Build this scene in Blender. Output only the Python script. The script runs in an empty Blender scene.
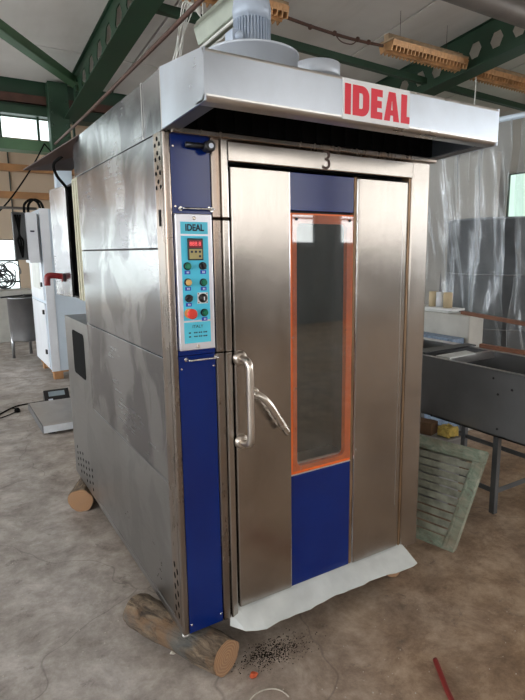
import bpy, bmesh, math, random
from mathutils import Vector, Matrix, noise
random.seed(7)
SC = bpy.context.scene; COL = SC.collection
PI = math.pi
# ------------------------------------------------------------------ materials
def new_mat(name):
    m = bpy.data.materials.new(name); m.use_nodes = True
    nt = m.node_tree; b = nt.nodes['Principled BSDF']; return m, nt, b
def N(nt, t, **k):
    n = nt.nodes.new(t)
    for a, v in k.items(): setattr(n, a, v)
    return n
def coord(nt, scale=(1, 1, 1), kind='Object'):
    tc = N(nt, 'ShaderNodeTexCoord'); mp = N(nt, 'ShaderNodeMapping'); mp.inputs['Scale'].default_value = scale
    nt.links.new(tc.outputs[kind], mp.inputs[0]); return mp.outputs[0]
def noise_n(nt, vec, s, d=4, r=.55, dist=0):
    n = N(nt, 'ShaderNodeTexNoise'); n.inputs['Scale'].default_value = s; n.inputs['Detail'].default_value = d
    n.inputs['Roughness'].default_value = r; n.inputs['Distortion'].default_value = dist
    nt.links.new(vec, n.inputs['Vector']); return n.outputs['Fac']
def ramp(nt, fac, stops):
    r = N(nt, 'ShaderNodeValToRGB'); e = r.color_ramp.elements
    while len(e) > 2: e.remove(e[-1])
    for i, (p, c) in enumerate(stops):
        el = e[i] if i < 2 else e.new(p)
        el.position = p; el.color = (*c, 1) if len(c) == 3 else c
    nt.links.new(fac, r.inputs[0]); return r.outputs[0]
def mix(nt, fac, a, b, mode='MIX'):
    m = N(nt, 'ShaderNodeMix', data_type='RGBA', blend_type=mode)
    for s, v in ((m.inputs[0], fac), (m.inputs[6], a), (m.inputs[7], b)):
        if isinstance(v, (float, int)): s.default_value = v
        elif isinstance(v, tuple): s.default_value = (*v, 1)
        else: nt.links.new(v, s)
    return m.outputs[2]
def rng(nt, fac, a, b, lo=0, hi=1):
    m = N(nt, 'ShaderNodeMapRange'); nt.links.new(fac, m.inputs[0])
    m.inputs[1].default_value = lo; m.inputs[2].default_value = hi; m.inputs[3].default_value = a; m.inputs[4].default_value = b
    return m.outputs[0]
def bump(nt, b, h, st=.2, dist=.01):
    n = N(nt, 'ShaderNodeBump'); n.inputs['Strength'].default_value = st; n.inputs['Distance'].default_value = dist
    nt.links.new(h, n.inputs['Height']); nt.links.new(n.outputs[0], b.inputs['Normal'])
def plain(name, c, rough=.5, metal=0, var=.12, scale=8, bmp=.0, spec=.5):
    m, nt, b = new_mat(name); v = coord(nt)
    f = noise_n(nt, v, scale, 5)
    d = tuple(x * (1 - var) for x in c); l = tuple(min(1, x * (1 + var)) for x in c)
    nt.links.new(ramp(nt, f, [(.3, d), (.7, l)]), b.inputs['Base Color'])
    nt.links.new(rng(nt, f, rough * .85, min(1, rough * 1.15)), b.inputs['Roughness'])
    b.inputs['Metallic'].default_value = metal; b.inputs['Specular IOR Level'].default_value = spec
    if bmp: bump(nt, b, noise_n(nt, v, scale * 6, 4), bmp)
    return m
def steel(name, base=(.58, .57, .55), r0=.2, r1=.4, brush=(1, 1, 60), smudge=0.0, dark=(.3, .28, .27), sm_scale=2.2, warm=None):
    m, nt, b = new_mat(name); v = coord(nt); vb = coord(nt, brush)
    big = noise_n(nt, v, sm_scale, 6, .6, .6); br = noise_n(nt, vb, 6, 3)
    fine = noise_n(nt, v, 45, 3)
    c = ramp(nt, big, [(.3, tuple(x * .82 for x in base)), (.7, tuple(min(1, x * 1.1) for x in base))])
    if smudge:
        s2 = noise_n(nt, coord(nt, (1, 1, .8)), 3.4, 5, .55, .8)
        s2b = ramp(nt, s2, [(.45, (0, 0, 0)), (.54, (1, 1, 1))])
        mm = N(nt, 'ShaderNodeMath', operation='MULTIPLY'); nt.links.new(s2b, mm.inputs[0]); mm.inputs[1].default_value = smudge
        c = mix(nt, mm.outputs[0], c, dark)
    if warm:
        s3 = ramp(nt, noise_n(nt, coord(nt, (9, 9, 1.2)), 1.5, 4), [(.45, (0, 0, 0)), (.75, (1, 1, 1))])
        mm = N(nt, 'ShaderNodeMath', operation='MULTIPLY'); nt.links.new(s3, mm.inputs[0]); mm.inputs[1].default_value = .7
        c = mix(nt, mm.outputs[0], c, warm)
    nt.links.new(c, b.inputs['Base Color'])
    add = N(nt, 'ShaderNodeMath', operation='ADD'); nt.links.new(rng(nt, big, r0, r1, .3, .7), add.inputs[0])
    nt.links.new(rng(nt, br, -.035, .045), add.inputs[1])
    nt.links.new(add.outputs[0], b.inputs['Roughness'])
    b.inputs['Metallic'].default_value = 1
    ad2 = N(nt, 'ShaderNodeMath', operation='ADD'); nt.links.new(br, ad2.inputs[0]); nt.links.new(fine, ad2.inputs[1])
    bump(nt, b, ad2.outputs[0], .03, .002)
    return m
def emit(name, c, s):
    m, nt, b = new_mat(name); v = coord(nt); f = noise_n(nt, v, 1.2, 3)
    b.inputs['Base Color'].default_value = (.1, .1, .1, 1)
    nt.links.new(ramp(nt, f, [(.3, tuple(x * .8 for x in c)), (.7, c)]), b.inputs['Emission Color'])
    b.inputs['Emission Strength'].default_value = s; return m

M = {}
M['steel_front'] = steel('steel_front', (.46, .425, .39), .17, .27, (14, 14, .6), .12)
M['steel_frame'] = steel('steel_frame', (.31, .27, .24), .2, .32, (14, 14, .6), .1, warm=(.30, .19, .12))
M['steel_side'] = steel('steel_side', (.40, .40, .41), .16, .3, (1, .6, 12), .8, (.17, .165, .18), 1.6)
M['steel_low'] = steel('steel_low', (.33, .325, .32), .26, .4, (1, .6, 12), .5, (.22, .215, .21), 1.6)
M['steel_hood'] = steel('steel_hood', (.68, .74, .82), .26, .42, (.7, 1, 12), .1, (.5, .5, .52), 1.4)  # bluish base colour stands in for daylight reflected from high windows
M['steel_edge'] = steel('steel_edge', (.72, .70, .68), .25, .4)
M['handle_steel'] = steel('handle_steel', (.70, .63, .56), .24, .34, (1, 1, 1))
M['dark_steel'] = plain('dull_grey_sheet', (.20, .20, .205), .45, .55, .12, 3)
M['drum_paint'] = plain('stained_grey_drum', (.20, .22, .24), .45, .35, .3, 2.5)
M['tank_steel'] = steel('tank_steel', (.42, .43, .45), .3, .5, (6, 6, .6), .3, (.3, .3, .32))
M['brown_edge'] = plain('brown_edge', (.30, .19, .11), .4, .5, .3, 5)
def blue_paint():
    m, nt, b = new_mat('blue_enamel'); v = coord(nt)
    f = noise_n(nt, v, 3, 4)
    nt.links.new(ramp(nt, f, [(.3, (.001, .013, .12)), (.7, (.001, .02, .165))]), b.inputs['Base Color'])
    nt.links.new(rng(nt, noise_n(nt, v, 12, 5), .12, .2), b.inputs['Roughness']); return m
M['blue'] = blue_paint()
def orange_paint():
    m, nt, b = new_mat('chipped_orange'); v = coord(nt)
    f = noise_n(nt, v, 55, 5, .6); g = noise_n(nt, v, 11, 4, .6, .6)
    c = mix(nt, ramp(nt, g, [(.3, (0, 0, 0)), (.75, (1, 1, 1))]), (.80, .135, .018), (.92, .18, .025))
    c = mix(nt, ramp(nt, f, [(.66, (0, 0, 0)), (.69, (1, 1, 1))]), c, (.1, .07, .06))
    c = mix(nt, ramp(nt, noise_n(nt, coord(nt, (1, 1, .5)), 24, 6, .7), [(.63, (0, 0, 0)), (.66, (1, 1, 1))]), c, (.5, .36, .32))
    nt.links.new(c, b.inputs['Base Color']); b.inputs['Roughness'].default_value = .4; return m
M['orange'] = orange_paint()
M['black'] = plain('black_plastic', (.012, .012, .014), .35)
M['black_rubber'] = plain('black_rubber', (.006, .006, .006), .95, spec=.08)
M['soot'] = plain('dark_cavity', (.03, .03, .032), .7)
M['chamber'] = plain('chamber_lining', (.055, .08, .08), .5, .6)
M['white_sheet'] = plain('white_painted_sheet', (.62, .64, .62), .45, 0, .1, 9, .1)
M['white_paint'] = plain('white_paint', (.74, .77, .82), .4, 0, .06, 3)
M['pale_blue'] = plain('pale_blue_paint', (.60, .70, .80), .38, .1, .05, 2)
M['motor_paint'] = plain('grey_blue_enamel', (.40, .46, .55), .42, .1, .1, 6)
M['fan_paint'] = plain('pale_grey_enamel', (.52, .56, .62), .42, .25, .06, 4)
M['alu'] = steel('anodised_aluminium', (.78, .78, .84), .35, .45)
M['cyan'] = plain('cyan_label', (.08, .62, .86), .4, 0, .04)
M['cyan_dark'] = plain('cyan_label_header', (.10, .60, .78), .4, 0, .04)
M['ink'] = plain('dark_ink', (.01, .015, .04), .5)
M['tagblue'] = plain('blue_tag', (.02, .06, .5), .4)
M['white_ink'] = plain('white_ink', (.7, .75, .85), .5)
M['green_btn'] = plain('green_button', (.0, .18, .09), .3)
M['yellow_btn'] = plain('cream_button', (.78, .48, .16), .3)
M['red_btn'] = plain('red_button', (.78, .05, .03), .35)
M['gold'] = plain('gold_keypad', (.42, .36, .16), .4, .3)
M['chrome'] = steel('chrome_ring', (.75, .75, .75), .12, .2)
M['red_digits'] = emit('red_digits', (1, .05, .06), 1.2)
M['red_dark'] = plain('red_display_window', (.22, .01, .02), .2)
M['sign_white'] = plain('white_sign', (.80, .81, .82), .35, 0, .03)
M['sign_red'] = plain('red_sign_letters', (.74, .025, .05), .35, 0, .03)
M['red_plastic'] = plain('dark_red_plastic', (.22, .012, .015), .35)
M['red_hose'] = plain('dull_red_rubber', (.20, .02, .015), .55)
M['brick'] = plain('brick_red', (.5, .09, .03), .9, 0, .3, 40)
M['stone'] = plain('pale_stone', (.5, .45, .38), .9, 0, .2, 30)
M['three_paint'] = plain('stencil_paint', (.09, .05, .04), .6, 0, .3, 60)
M['rust_flap'] = plain('rusty_brown_sheet', (.075, .045, .038), .6, .3, .3, 6)
M['green_beam'] = plain('dark_green_paint', (.013, .042, .020), .5, 0, .25, 2)
M['green_light'] = plain('green_paint', (.075, .15, .075), .5, 0, .2, 2)
M['rust_pipe'] = plain('rusty_pipe', (.085, .04, .028), .6, .3, .35, 3)
M['grey_pipe'] = plain('grey_brown_pipe', (.16, .14, .125), .5, .3, .25, 2)
M['strip_copper'] = plain('corroded_copper_louvre', (.50, .27, .12), .42, .35, .35, 6)
M['strip_body'] = plain('rusty_cream_housing', (.36, .25, .15), .6, 0, .35, 8)
M['lamp_body'] = plain('yellowed_lamp_housing', (.36, .40, .33), .4, 0, .12, 4)
M['wire_white'] = plain('white_wire', (.7, .7, .66), .5)
M['plaster'] = plain('beige_plaster', (.52, .49, .44), .85, 0, .12, .7, .05)
M['cream_wall'] = plain('cream_wall', (.62, .50, .38), .85, 0, .08, .5)
M['timber'] = plain('orange_timber', (.38, .19, .08), .6, 0, .2, 3)
M['dark_wall'] = plain('grey_wall', (.20, .185, .17), .9, 0, .12, .6)
M['window'] = emit('daylight_window', (.93, .97, 1.0), 9)
M['window_far'] = emit('far_daylight_window', (.86, .98, .98), 2.2)
M['window_green'] = emit('green_daylight_window', (.66, .92, .78), 1.1)
M['window_front'] = emit('front_daylight_window', (1, .97, .93), 3.7)
M['mullion'] = plain('dark_mullion', (.06, .07, .065), .5)
M['yellow_foam'] = plain('yellow_foam', (.62, .46, .12), .85, 0, .25, 30, .4)
M['grey_block'] = plain('grey_board', (.34, .34, .33), .8, 0, .15, 6)
M['brown_wood'] = plain('brown_timber', (.16, .09, .05), .7, 0, .3, 5)
M['pallet'] = plain('pallet_wood', (.42, .22, .10), .8, 0, .25, 6)
M['cream_tube'] = plain('cream_card', (.62, .50, .32), .7)
M['wood_lath'] = plain('red_brown_lath', (.24, .10, .055), .6, 0, .3, 5)
M['wrapped'] = plain('dusty_wrapped_board', (.50, .49, .45), .5, 0, .15, 4, .1)
M['blue_print'] = plain('blue_printed_card', (.22, .30, .42), .6, 0, .35, 30)
M['grey_metal'] = plain('galvanised_grey', (.14, .145, .15), .5, .7, .2, 4)
M['lcd'] = plain('grey_display', (.26, .32, .36), .25)
M['scale_top'] = steel('scale_top', (.50, .46, .42), .35, .5, (1, 1, 1), .3, (.36, .32, .29))
M['scale_side'] = plain('grey_white_edge', (.66, .69, .72), .4)
M['cabinet_seal'] = plain('aged_cream_seal', (.46, .44, .33), .6)
M['slab_cut'] = None

def floor_mat():
    m, nt, b = new_mat('worn_concrete'); v = coord(nt)
    big = noise_n(nt, v, .55, 7, .62, .5); mid = noise_n(nt, v, 3.6, 10, .78, .2); fine = noise_n(nt, v, 20, 6, .85)
    c = ramp(nt, mid, [(.34, (.20, .17, .148)), (.5, (.35, .315, .285)), (.66, (.53, .49, .455))])
    # brown dust drifts on the right-hand side of the oven, spatially bounded
    sep = N(nt, 'ShaderNodeSeparateXYZ'); nt.links.new(v, sep.inputs[0])
    sx = rng(nt, sep.outputs[0], 0, 1, -.25, .9)
    sy = rng(nt, sep.outputs[1], 1, .0, 1.2, 6)
    mm = N(nt, 'ShaderNodeMath', operation='MULTIPLY'); nt.links.new(sx, mm.inputs[0]); nt.links.new(sy, mm.inputs[1])
    m2 = N(nt, 'ShaderNodeMath', operation='MULTIPLY'); nt.links.new(mm.outputs[0], m2.inputs[0]); nt.links.new(rng(nt, big, .65, 1.0, .35, .6), m2.inputs[1])
    brown = ramp(nt, mid, [(.34, (.14, .078, .038)), (.5, (.29, .18, .10)), (.66, (.48, .335, .21))])
    c = mix(nt, m2.outputs[0], c, brown)
    sp = ramp(nt, fine, [(.60, (0, 0, 0)), (.74, (1, 1, 1))])
    s2 = N(nt, 'ShaderNodeMath', operation='MULTIPLY'); nt.links.new(sp, s2.inputs[0]); s2.inputs[1].default_value = .32
    c = mix(nt, s2.outputs[0], c, (.50, .43, .35))
    dk = ramp(nt, noise_n(nt, v, 7, 8, .78, .3), [(.33, (1, 1, 1)), (.42, (0, 0, 0))])
    s3 = N(nt, 'ShaderNodeMath', operation='MULTIPLY'); nt.links.new(dk, s3.inputs[0]); s3.inputs[1].default_value = .6
    c = mix(nt, s3.outputs[0], c, (.10, .08, .065))
    # thin cracks
    vo = N(nt, 'ShaderNodeTexVoronoi', feature='DISTANCE_TO_EDGE'); vo.inputs['Scale'].default_value = .62
    wv = N(nt, 'ShaderNodeVectorMath', operation='ADD'); nn = N(nt, 'ShaderNodeTexNoise'); nn.inputs['Scale'].default_value = 2.2
    nt.links.new(v, nn.inputs['Vector']); sc = N(nt, 'ShaderNodeVectorMath', operation='SCALE'); sc.inputs[3].default_value = .5
    nt.links.new(nn.outputs['Color'], sc.inputs[0]); nt.links.new(v, wv.inputs[0]); nt.links.new(sc.outputs[0], wv.inputs[1]); nt.links.new(wv.outputs[0], vo.inputs['Vector'])
    cr = ramp(nt, vo.outputs['Distance'], [(.0, (1, 1, 1)), (.0028, (0, 0, 0))])
    s4 = N(nt, 'ShaderNodeMath', operation='MULTIPLY'); nt.links.new(cr, s4.inputs[0]); s4.inputs[1].default_value = .45
    c = mix(nt, s4.outputs[0], c, (.09, .07, .06))
    nt.links.new(c, b.inputs['Base Color'])
    nt.links.new(rng(nt, mid, .5, .85), b.inputs['Roughness'])
    ad = N(nt, 'ShaderNodeMath', operation='ADD'); nt.links.new(fine, ad.inputs[0]); nt.links.new(mid, ad.inputs[1])
    bump(nt, b, ad.outputs[0], .25, .01); return m
M['floor'] = floor_mat()
def ceil_mat():
    m, nt, b = new_mat('concrete_roof_slabs'); v = coord(nt)
    big = noise_n(nt, v, .5, 6, .6, .4); st = noise_n(nt, coord(nt, (1, .2, 1)), 2.2, 5, .6)
    c = ramp(nt, big, [(.3, (.60, .56, .52)), (.7, (.76, .72, .68))])
    c = mix(nt, ramp(nt, st, [(.5, (0, 0, 0)), (.8, (.5, .5, .5))]), c, (.50, .445, .40))
    nt.links.new(c, b.inputs['Base Color']); b.inputs['Roughness'].default_value = .9; return m
M['ceiling'] = ceil_mat()
def glass_mat():
    m, nt, b = new_mat('dusty_oven_glass'); nt.nodes.remove(b); out = nt.nodes['Material Output']
    t = N(nt, 'ShaderNodeBsdfTransparent'); t.inputs[0].default_value = (.93, .95, .95, 1)
    g = N(nt, 'ShaderNodeBsdfGlossy'); g.inputs['Roughness'].default_value = .03; g.inputs[0].default_value = (.9, .95, .97, 1)
    lw0 = N(nt, 'ShaderNodeLayerWeight'); lw0.inputs[0].default_value = .5; lw = N(nt, 'ShaderNodeMath', operation='POWER'); nt.links.new(lw0.outputs['Facing'], lw.inputs[0]); lw.inputs[1].default_value = 3.5
    d = N(nt, 'ShaderNodeBsdfDiffuse'); d.inputs[0].default_value = (.12, .15, .16, 1)
    m1 = N(nt, 'ShaderNodeMixShader'); m2 = N(nt, 'ShaderNodeMixShader')
    v = coord(nt, (1, 1, .25)); f = noise_n(nt, v, 9, 6, .7)
    nt.links.new(rng(nt, f, .0, .09, .35, .7), m1.inputs[0]); nt.links.new(t.outputs[0], m1.inputs[1]); nt.links.new(d.outputs[0], m1.inputs[2])
    ad = N(nt, 'ShaderNodeMath', operation='MULTIPLY_ADD'); nt.links.new(lw.outputs[0], ad.inputs[0]); ad.inputs[1].default_value = .6; ad.inputs[2].default_value = .13
    nt.links.new(ad.outputs[0], m2.inputs[0]); nt.links.new(m1.outputs[0], m2.inputs[1]); nt.links.new(g.outputs[0], m2.inputs[2])
    nt.links.new(m2.outputs[0], out.inputs[0]); return m
M['glass'] = glass_mat()
def film_mat():
    m, nt, b = new_mat('clear_plastic_film'); nt.nodes.remove(b); out = nt.nodes['Material Output']
    t = N(nt, 'ShaderNodeBsdfTransparent'); t.inputs[0].default_value = (.93, .95, .96, 1)
    g = N(nt, 'ShaderNodeBsdfGlossy'); g.inputs['Roughness'].default_value = .22; g.inputs[0].default_value = (.9, .92, .95, 1)
    d = N(nt, 'ShaderNodeBsdfDiffuse'); d.inputs[0].default_value = (.78, .84, .90, 1)
    tl = N(nt, 'ShaderNodeBsdfTranslucent'); tl.inputs[0].default_value = (.6, .65, .7, 1)
    m0 = N(nt, 'ShaderNodeMixShader'); m0.inputs[0].default_value = .5; nt.links.new(d.outputs[0], m0.inputs[1]); nt.links.new(tl.outputs[0], m0.inputs[2])
    m1 = N(nt, 'ShaderNodeMixShader'); m2 = N(nt, 'ShaderNodeMixShader')
    lw = N(nt, 'ShaderNodeLayerWeight'); lw.inputs[0].default_value = .35
    nt.links.new(rng(nt, lw.outputs['Facing'], .16, .6, .1, 1), m1.inputs[0])
    nt.links.new(t.outputs[0], m1.inputs[1]); nt.links.new(m0.outputs[0], m1.inputs[2])
    nt.links.new(rng(nt, lw.outputs['Fresnel'], .03, .28), m2.inputs[0]); nt.links.new(m1.outputs[0], m2.inputs[1]); nt.links.new(g.outputs[0], m2.inputs[2])
    nt.links.new(m2.outputs[0], out.inputs[0]); return m
M['film'] = film_mat()
def bark_mat():
    m, nt, b = new_mat('rough_bark'); v = coord(nt, (.6, 2, 2))
    f = noise_n(nt, v, 14, 7, .7, .6); g = noise_n(nt, coord(nt), 5, 5, .6)
    c = ramp(nt, f, [(.36, (.03, .02, .014)), (.5, (.12, .085, .055)), (.66, (.28, .205, .135))])
    c = mix(nt, ramp(nt, g, [(.54, (0, 0, 0)), (.62, (.8, .8, .8))]), c, (.20, .115, .06))
    c = mix(nt, ramp(nt, noise_n(nt, coord(nt), 4, 4), [(.58, (0, 0, 0)), (.68, (.7, .7, .7))]), c, (.10, .105, .10))
    nt.links.new(c, b.inputs['Base Color']); b.inputs['Roughness'].default_value = .9
    bump(nt, b, f, 1, .03); return m
M['bark'] = bark_mat()
def cut_mat():
    m, nt, b = new_mat('sawn_wood_end'); v = coord(nt, (0, 1, 1))
    ln = N(nt, 'ShaderNodeVectorMath', operation='LENGTH'); nt.links.new(v, ln.inputs[0])
    ad = N(nt, 'ShaderNodeMath', operation='MULTIPLY_ADD'); nt.links.new(noise_n(nt, coord(nt), 20, 4), ad.inputs[0]); ad.inputs[1].default_value = .02; nt.links.new(ln.outputs['Value'], ad.inputs[2])
    sn = N(nt, 'ShaderNodeMath', operation='MULTIPLY'); nt.links.new(ad.outputs[0], sn.inputs[0]); sn.inputs[1].default_value = 520
    si = N(nt, 'ShaderNodeMath', operation='SINE'); nt.links.new(sn.outputs[0], si.inputs[0])
    c = ramp(nt, rng(nt, si.outputs[0], 0, 1, -1, 1), [(.2, (.30, .165, .085)), (.9, (.42, .24, .125))])
    c = mix(nt, ramp(nt, noise_n(nt, coord(nt), 18, 5), [(.4, (0, 0, 0)), (.8, (.6, .6, .6))]), c, (.30, .19, .12))
    nt.links.new(c, b.inputs['Base Color']); b.inputs['Roughness'].default_value = .85; return m
M['cut'] = cut_mat()
def shutter_mat():
    m, nt, b = new_mat('flaking_green_paint'); v = coord(nt, (1, .35, 1))
    f = noise_n(nt, v, 22, 7, .7, .5); g = noise_n(nt, coord(nt), 5, 5, .6)
    c = ramp(nt, f, [(.34, (.18, .16, .12)), (.46, (.23, .29, .22)), (.58, (.34, .36, .28)), (.72, (.48, .44, .36))])
    c = mix(nt, ramp(nt, g, [(.45, (0, 0, 0)), (.65, (.7, .7, .7))]), c, (.25, .20, .14))
    nt.links.new(c, b.inputs['Base Color']); b.inputs['Roughness'].default_value = .85; bump(nt, b, f, .4, .01); return m
M['shutter'] = shutter_mat()
M['slat'] = plain('weathered_slat_paint', (.33, .335, .27), .85, 0, .35, 14, .3)

# ------------------------------------------------------------------ geometry helpers
def box(bm, x0, x1, y0, y1, z0, z1, mi=0):
    vs = [bm.verts.new(p) for p in ((x0, y0, z0), (x1, y0, z0), (x1, y1, z0), (x0, y1, z0), (x0, y0, z1), (x1, y0, z1), (x1, y1, z1), (x0, y1, z1))]
    for f in ((0, 3, 2, 1), (4, 5, 6, 7), (0, 1, 5, 4), (1, 2, 6, 5), (2, 3, 7, 6), (3, 0, 4, 7)):
        fc = bm.faces.new([vs[i] for i in f]); fc.material_index = mi
    return vs
def bevel(bm, w, seg=2):
    bmesh.ops.bevel(bm, geom=bm.edges[:] , offset=w, segments=seg, affect='EDGES', clamp_overlap=True)
def prism(bm, pts, d, mi=0):
    """closed polygon pts (Vectors) extruded by vector d"""
    pts = [Vector(p) for p in pts]; d = Vector(d)
    a = [bm.verts.new(p) for p in pts]; b = [bm.verts.new(p + d) for p in pts]; n = len(a)
    f = [bm.faces.new(a[::-1]), bm.faces.new(b)]
    for i in range(n): f.append(bm.faces.new((a[i], a[(i + 1) % n], b[(i + 1) % n], b[i])))
    for q in f: q.material_index = mi
    return a + b
def catmull(pts, n=6):
    pts = [Vector(p) for p in pts]; P = [pts[0]] + pts + [pts[-1]]; out = []
    for i in range(1, len(P) - 2):
        for k in range(n):
            t = k / n; a, b, c, d = P[i - 1], P[i], P[i + 1], P[i + 2]
            out.append(.5 * ((2 * b) + (c - a) * t + (2 * a - 5 * b + 4 * c - d) * t * t + (3 * b - a - 3 * c + d) * t ** 3))
    out.append(pts[-1]); return out
def tube(bm, path, r, seg=10, mi=0, cap=True):
    path = [Vector(p) for p in path]; rings = []; up = Vector((0, 0, 1)); prev = None
    for i, p in enumerate(path):
        t = (path[min(i + 1, len(path) - 1)] - path[max(i - 1, 0)]).normalized()
        if prev is None:
            a = t.orthogonal().normalized()
        else:
            a = (prev - t * prev.dot(t)).normalized()
        prev = a; b = t.cross(a)
        rr = r[i] if isinstance(r, (list, tuple)) else r
        rings.append([bm.verts.new(p + (a * math.cos(k * 2 * PI / seg) + b * math.sin(k * 2 * PI / seg)) * rr) for k in range(seg)])
    for i in range(len(rings) - 1):
        for k in range(seg):
            f = bm.faces.new((rings[i][k], rings[i][(k + 1) % seg], rings[i + 1][(k + 1) % seg], rings[i + 1][k])); f.smooth = True; f.material_index = mi
    if cap:
        f = bm.faces.new(rings[0][::-1]); f.material_index = mi; f = bm.faces.new(rings[-1]); f.material_index = mi
def lathe(bm, c, prof, seg=40, axis='z', mi=0, smooth=True):
    """prof list of (r, h); open ends capped when r>0"""
    c = Vector(c); rings = []
    for r, h in prof:
        ring = []
        for k in range(seg):
            a = k * 2 * PI / seg; x, y = r * math.cos(a), r * math.sin(a)
            v = {'z': (x, y, h), 'y': (x, h, -y), 'x': (h, x, y)}[axis]
            ring.append(bm.verts.new(c + Vector(v)))
        rings.append(ring)
    for i in range(len(rings) - 1):
        for k in range(seg):
            f = bm.faces.new((rings[i][k], rings[i][(k + 1) % seg], rings[i + 1][(k + 1) % seg], rings[i + 1][k])); f.smooth = smooth; f.material_index = mi
    for rg, fl in ((rings[0], True), (rings[-1], False)):
        f = bm.faces.new(rg[::-1] if fl else rg); f.material_index = mi
def bar(bm, a, b, w, h, up=(0, 0, 1), mi=0):
    """rectangular bar from a to b, w across, h along up"""
    a, b = Vector(a), Vector(b); t = (b - a).normalized(); u = Vector(up); s = t.cross(u).normalized(); u = s.cross(t).normalized()
    prism(bm, [a + s * w / 2 + u * h / 2, a - s * w / 2 + u * h / 2, a - s * w / 2 - u * h / 2, a + s * w / 2 - u * h / 2], b - a, mi)
def wloc(o):
    v = Vector((0, 0, 0))
    while o: v += o.location; o = o.parent
    return v
def obj(name, bm, mats, parent=None, label=None, cat=None, group=None, kind=None, bev=0, origin=None, smooth=None, split=False):
    if split: return split_obj(name, bm, mats, parent, label, kind, bev)
    bmesh.ops.recalc_face_normals(bm, faces=bm.faces[:])
    if parent: off = wloc(parent)
    elif origin is not None: off = Vector(origin)
    else:
        xs = [v.co for v in bm.verts]
        off = Vector(((min(v.x for v in xs) + max(v.x for v in xs)) / 2, (min(v.y for v in xs) + max(v.y for v in xs)) / 2, min(v.z for v in xs)))
    bmesh.ops.translate(bm, verts=bm.verts[:], vec=-off)
    me = bpy.data.meshes.new(name); bm.to_mesh(me); bm.free()
    for m in (mats if isinstance(mats, (list, tuple)) else [mats]): me.materials.append(m)
    o = bpy.data.objects.new(name, me); COL.objects.link(o)
    if parent: o.parent = parent
    else: o.location = off
    if bev:
        md = o.modifiers.new('bevel', 'BEVEL'); md.width = bev; md.segments = 2; md.limit_method = 'ANGLE'; md.angle_limit = .7
    if label: o['label'] = label
    if cat: o['category'] = cat
    if group: o['group'] = group
    if kind: o['kind'] = kind
    return o
def split_obj(name, bm, mats, parent, label, kind, bev):
    left = set(bm.verts); last = None
    singular = {'screws': 'screw', 'bolts': 'bolt', 'frame_bolts': 'frame_bolt', 'panel_screws': 'panel_screw', 'rivets': 'rivet', 'keypad_keys': 'keypad_key', 'boards': 'board'}.get(name, name)
    while left:
        stack = [next(iter(left))]; comp = set()
        while stack:
            v = stack.pop()
            if v in comp: continue
            comp.add(v)
            for e in v.link_edges: stack.append(e.other_vert(v))
        left -= comp; nb = bmesh.new(); mp = {v: nb.verts.new(v.co) for v in comp}
        for f in {f for v in comp for f in v.link_faces}:
            g = nb.faces.new([mp[v] for v in f.verts]); g.material_index = f.material_index; g.smooth = f.smooth
        last = obj(singular, nb, mats, parent, label=label, kind=kind, bev=bev)
    bm.free(); return last
def thing(name, label, cat, loc, group=None):
    o = bpy.data.objects.new(name, None); COL.objects.link(o); o.location = loc; o.empty_display_size = .1
    o['label'] = label; o['category'] = cat
    if group: o['group'] = group
    return o
def B(): return bmesh.new()
def bx(name, dims, mat, parent=None, bev=0, **k):
    bm = B(); box(bm, *dims); return obj(name, bm, mat, parent, bev=bev, **k)
def text_mesh(name, s, size, mat, parent, at, sx=1, ext=.001, off=0, normal='-y', bold=False, spacing=1):
    c = bpy.data.curves.new(name, 'FONT'); c.body = s; c.size = size; c.extrude = ext; c.offset = off
    c.align_x = 'CENTER'; c.align_y = 'CENTER'; c.space_character = spacing; c.resolution_u = 4
    t = bpy.data.objects.new(name + '_tmp', c); COL.objects.link(t)
    dg = bpy.context.evaluated_depsgraph_get(); dg.update()
    me = bpy.data.meshes.new_from_object(t.evaluated_get(dg)); bpy.data.objects.remove(t); bpy.data.curves.remove(c)
    bm = B(); bm.from_mesh(me); bpy.data.meshes.remove(me)
    for v in bm.verts: v.co = Vector((v.co.x * sx, -v.co.z, v.co.y)) + Vector(at)
    for f in bm.faces: f.material_index = 0
    return obj(name, bm, mat, parent)

ZB, ZT, ZR = .17, 2.17, 2.378       # body bottom, top of the door frame, top of the roof section
W, D = 1.343, 1.405
# ------------------------------------------------------------------ THE ROOM
bx('floor', (-7.2, 11.2, -9.2, 16.4, -.1, 0), M['floor'], kind='structure', origin=(0, 0, 0))
def zc(y): return 5.2 - .11 * (y - 5)
bm = B()
xs = [-7.2, -4.0, -.8, 2.42, 5.70, 8.95, 11.2]; ys = [-9.2, -4, 1.9, 7.75, 9.15]
for i in range(6):
    for j in range(4):
        g = .02
        x0, x1, y0, y1 = xs[i] + g, xs[i + 1] - g, ys[j] + g, ys[j + 1] - g
        prism(bm, [(x0, y0, zc(y0)), (x1, y0, zc(y0)), (x1, y1, zc(y1)), (x0, y1, zc(y1))], (0, 0, .15))
prism(bm, [(-7.2, -9.2, zc(-9.2) + .06), (11.2, -9.2, zc(-9.2) + .06), (11.2, 9.15, zc(9.15) + .06), (-7.2, 9.15, zc(9.15) + .06)], (0, 0, .2), 1)
obj('ceiling', bm, [M['ceiling'], M['soot']], kind='structure', origin=(0, 0, 0))
bm = B(); prism(bm, [(-7.2, 9.2, 5.3), (11.2, 9.2, 5.3), (11.2, 16.4, 5.5), (-7.2, 16.4, 5.5)], (0, 0, .15)); obj('ceiling_far', bm, M['cream_wall'], kind='structure')
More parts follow.
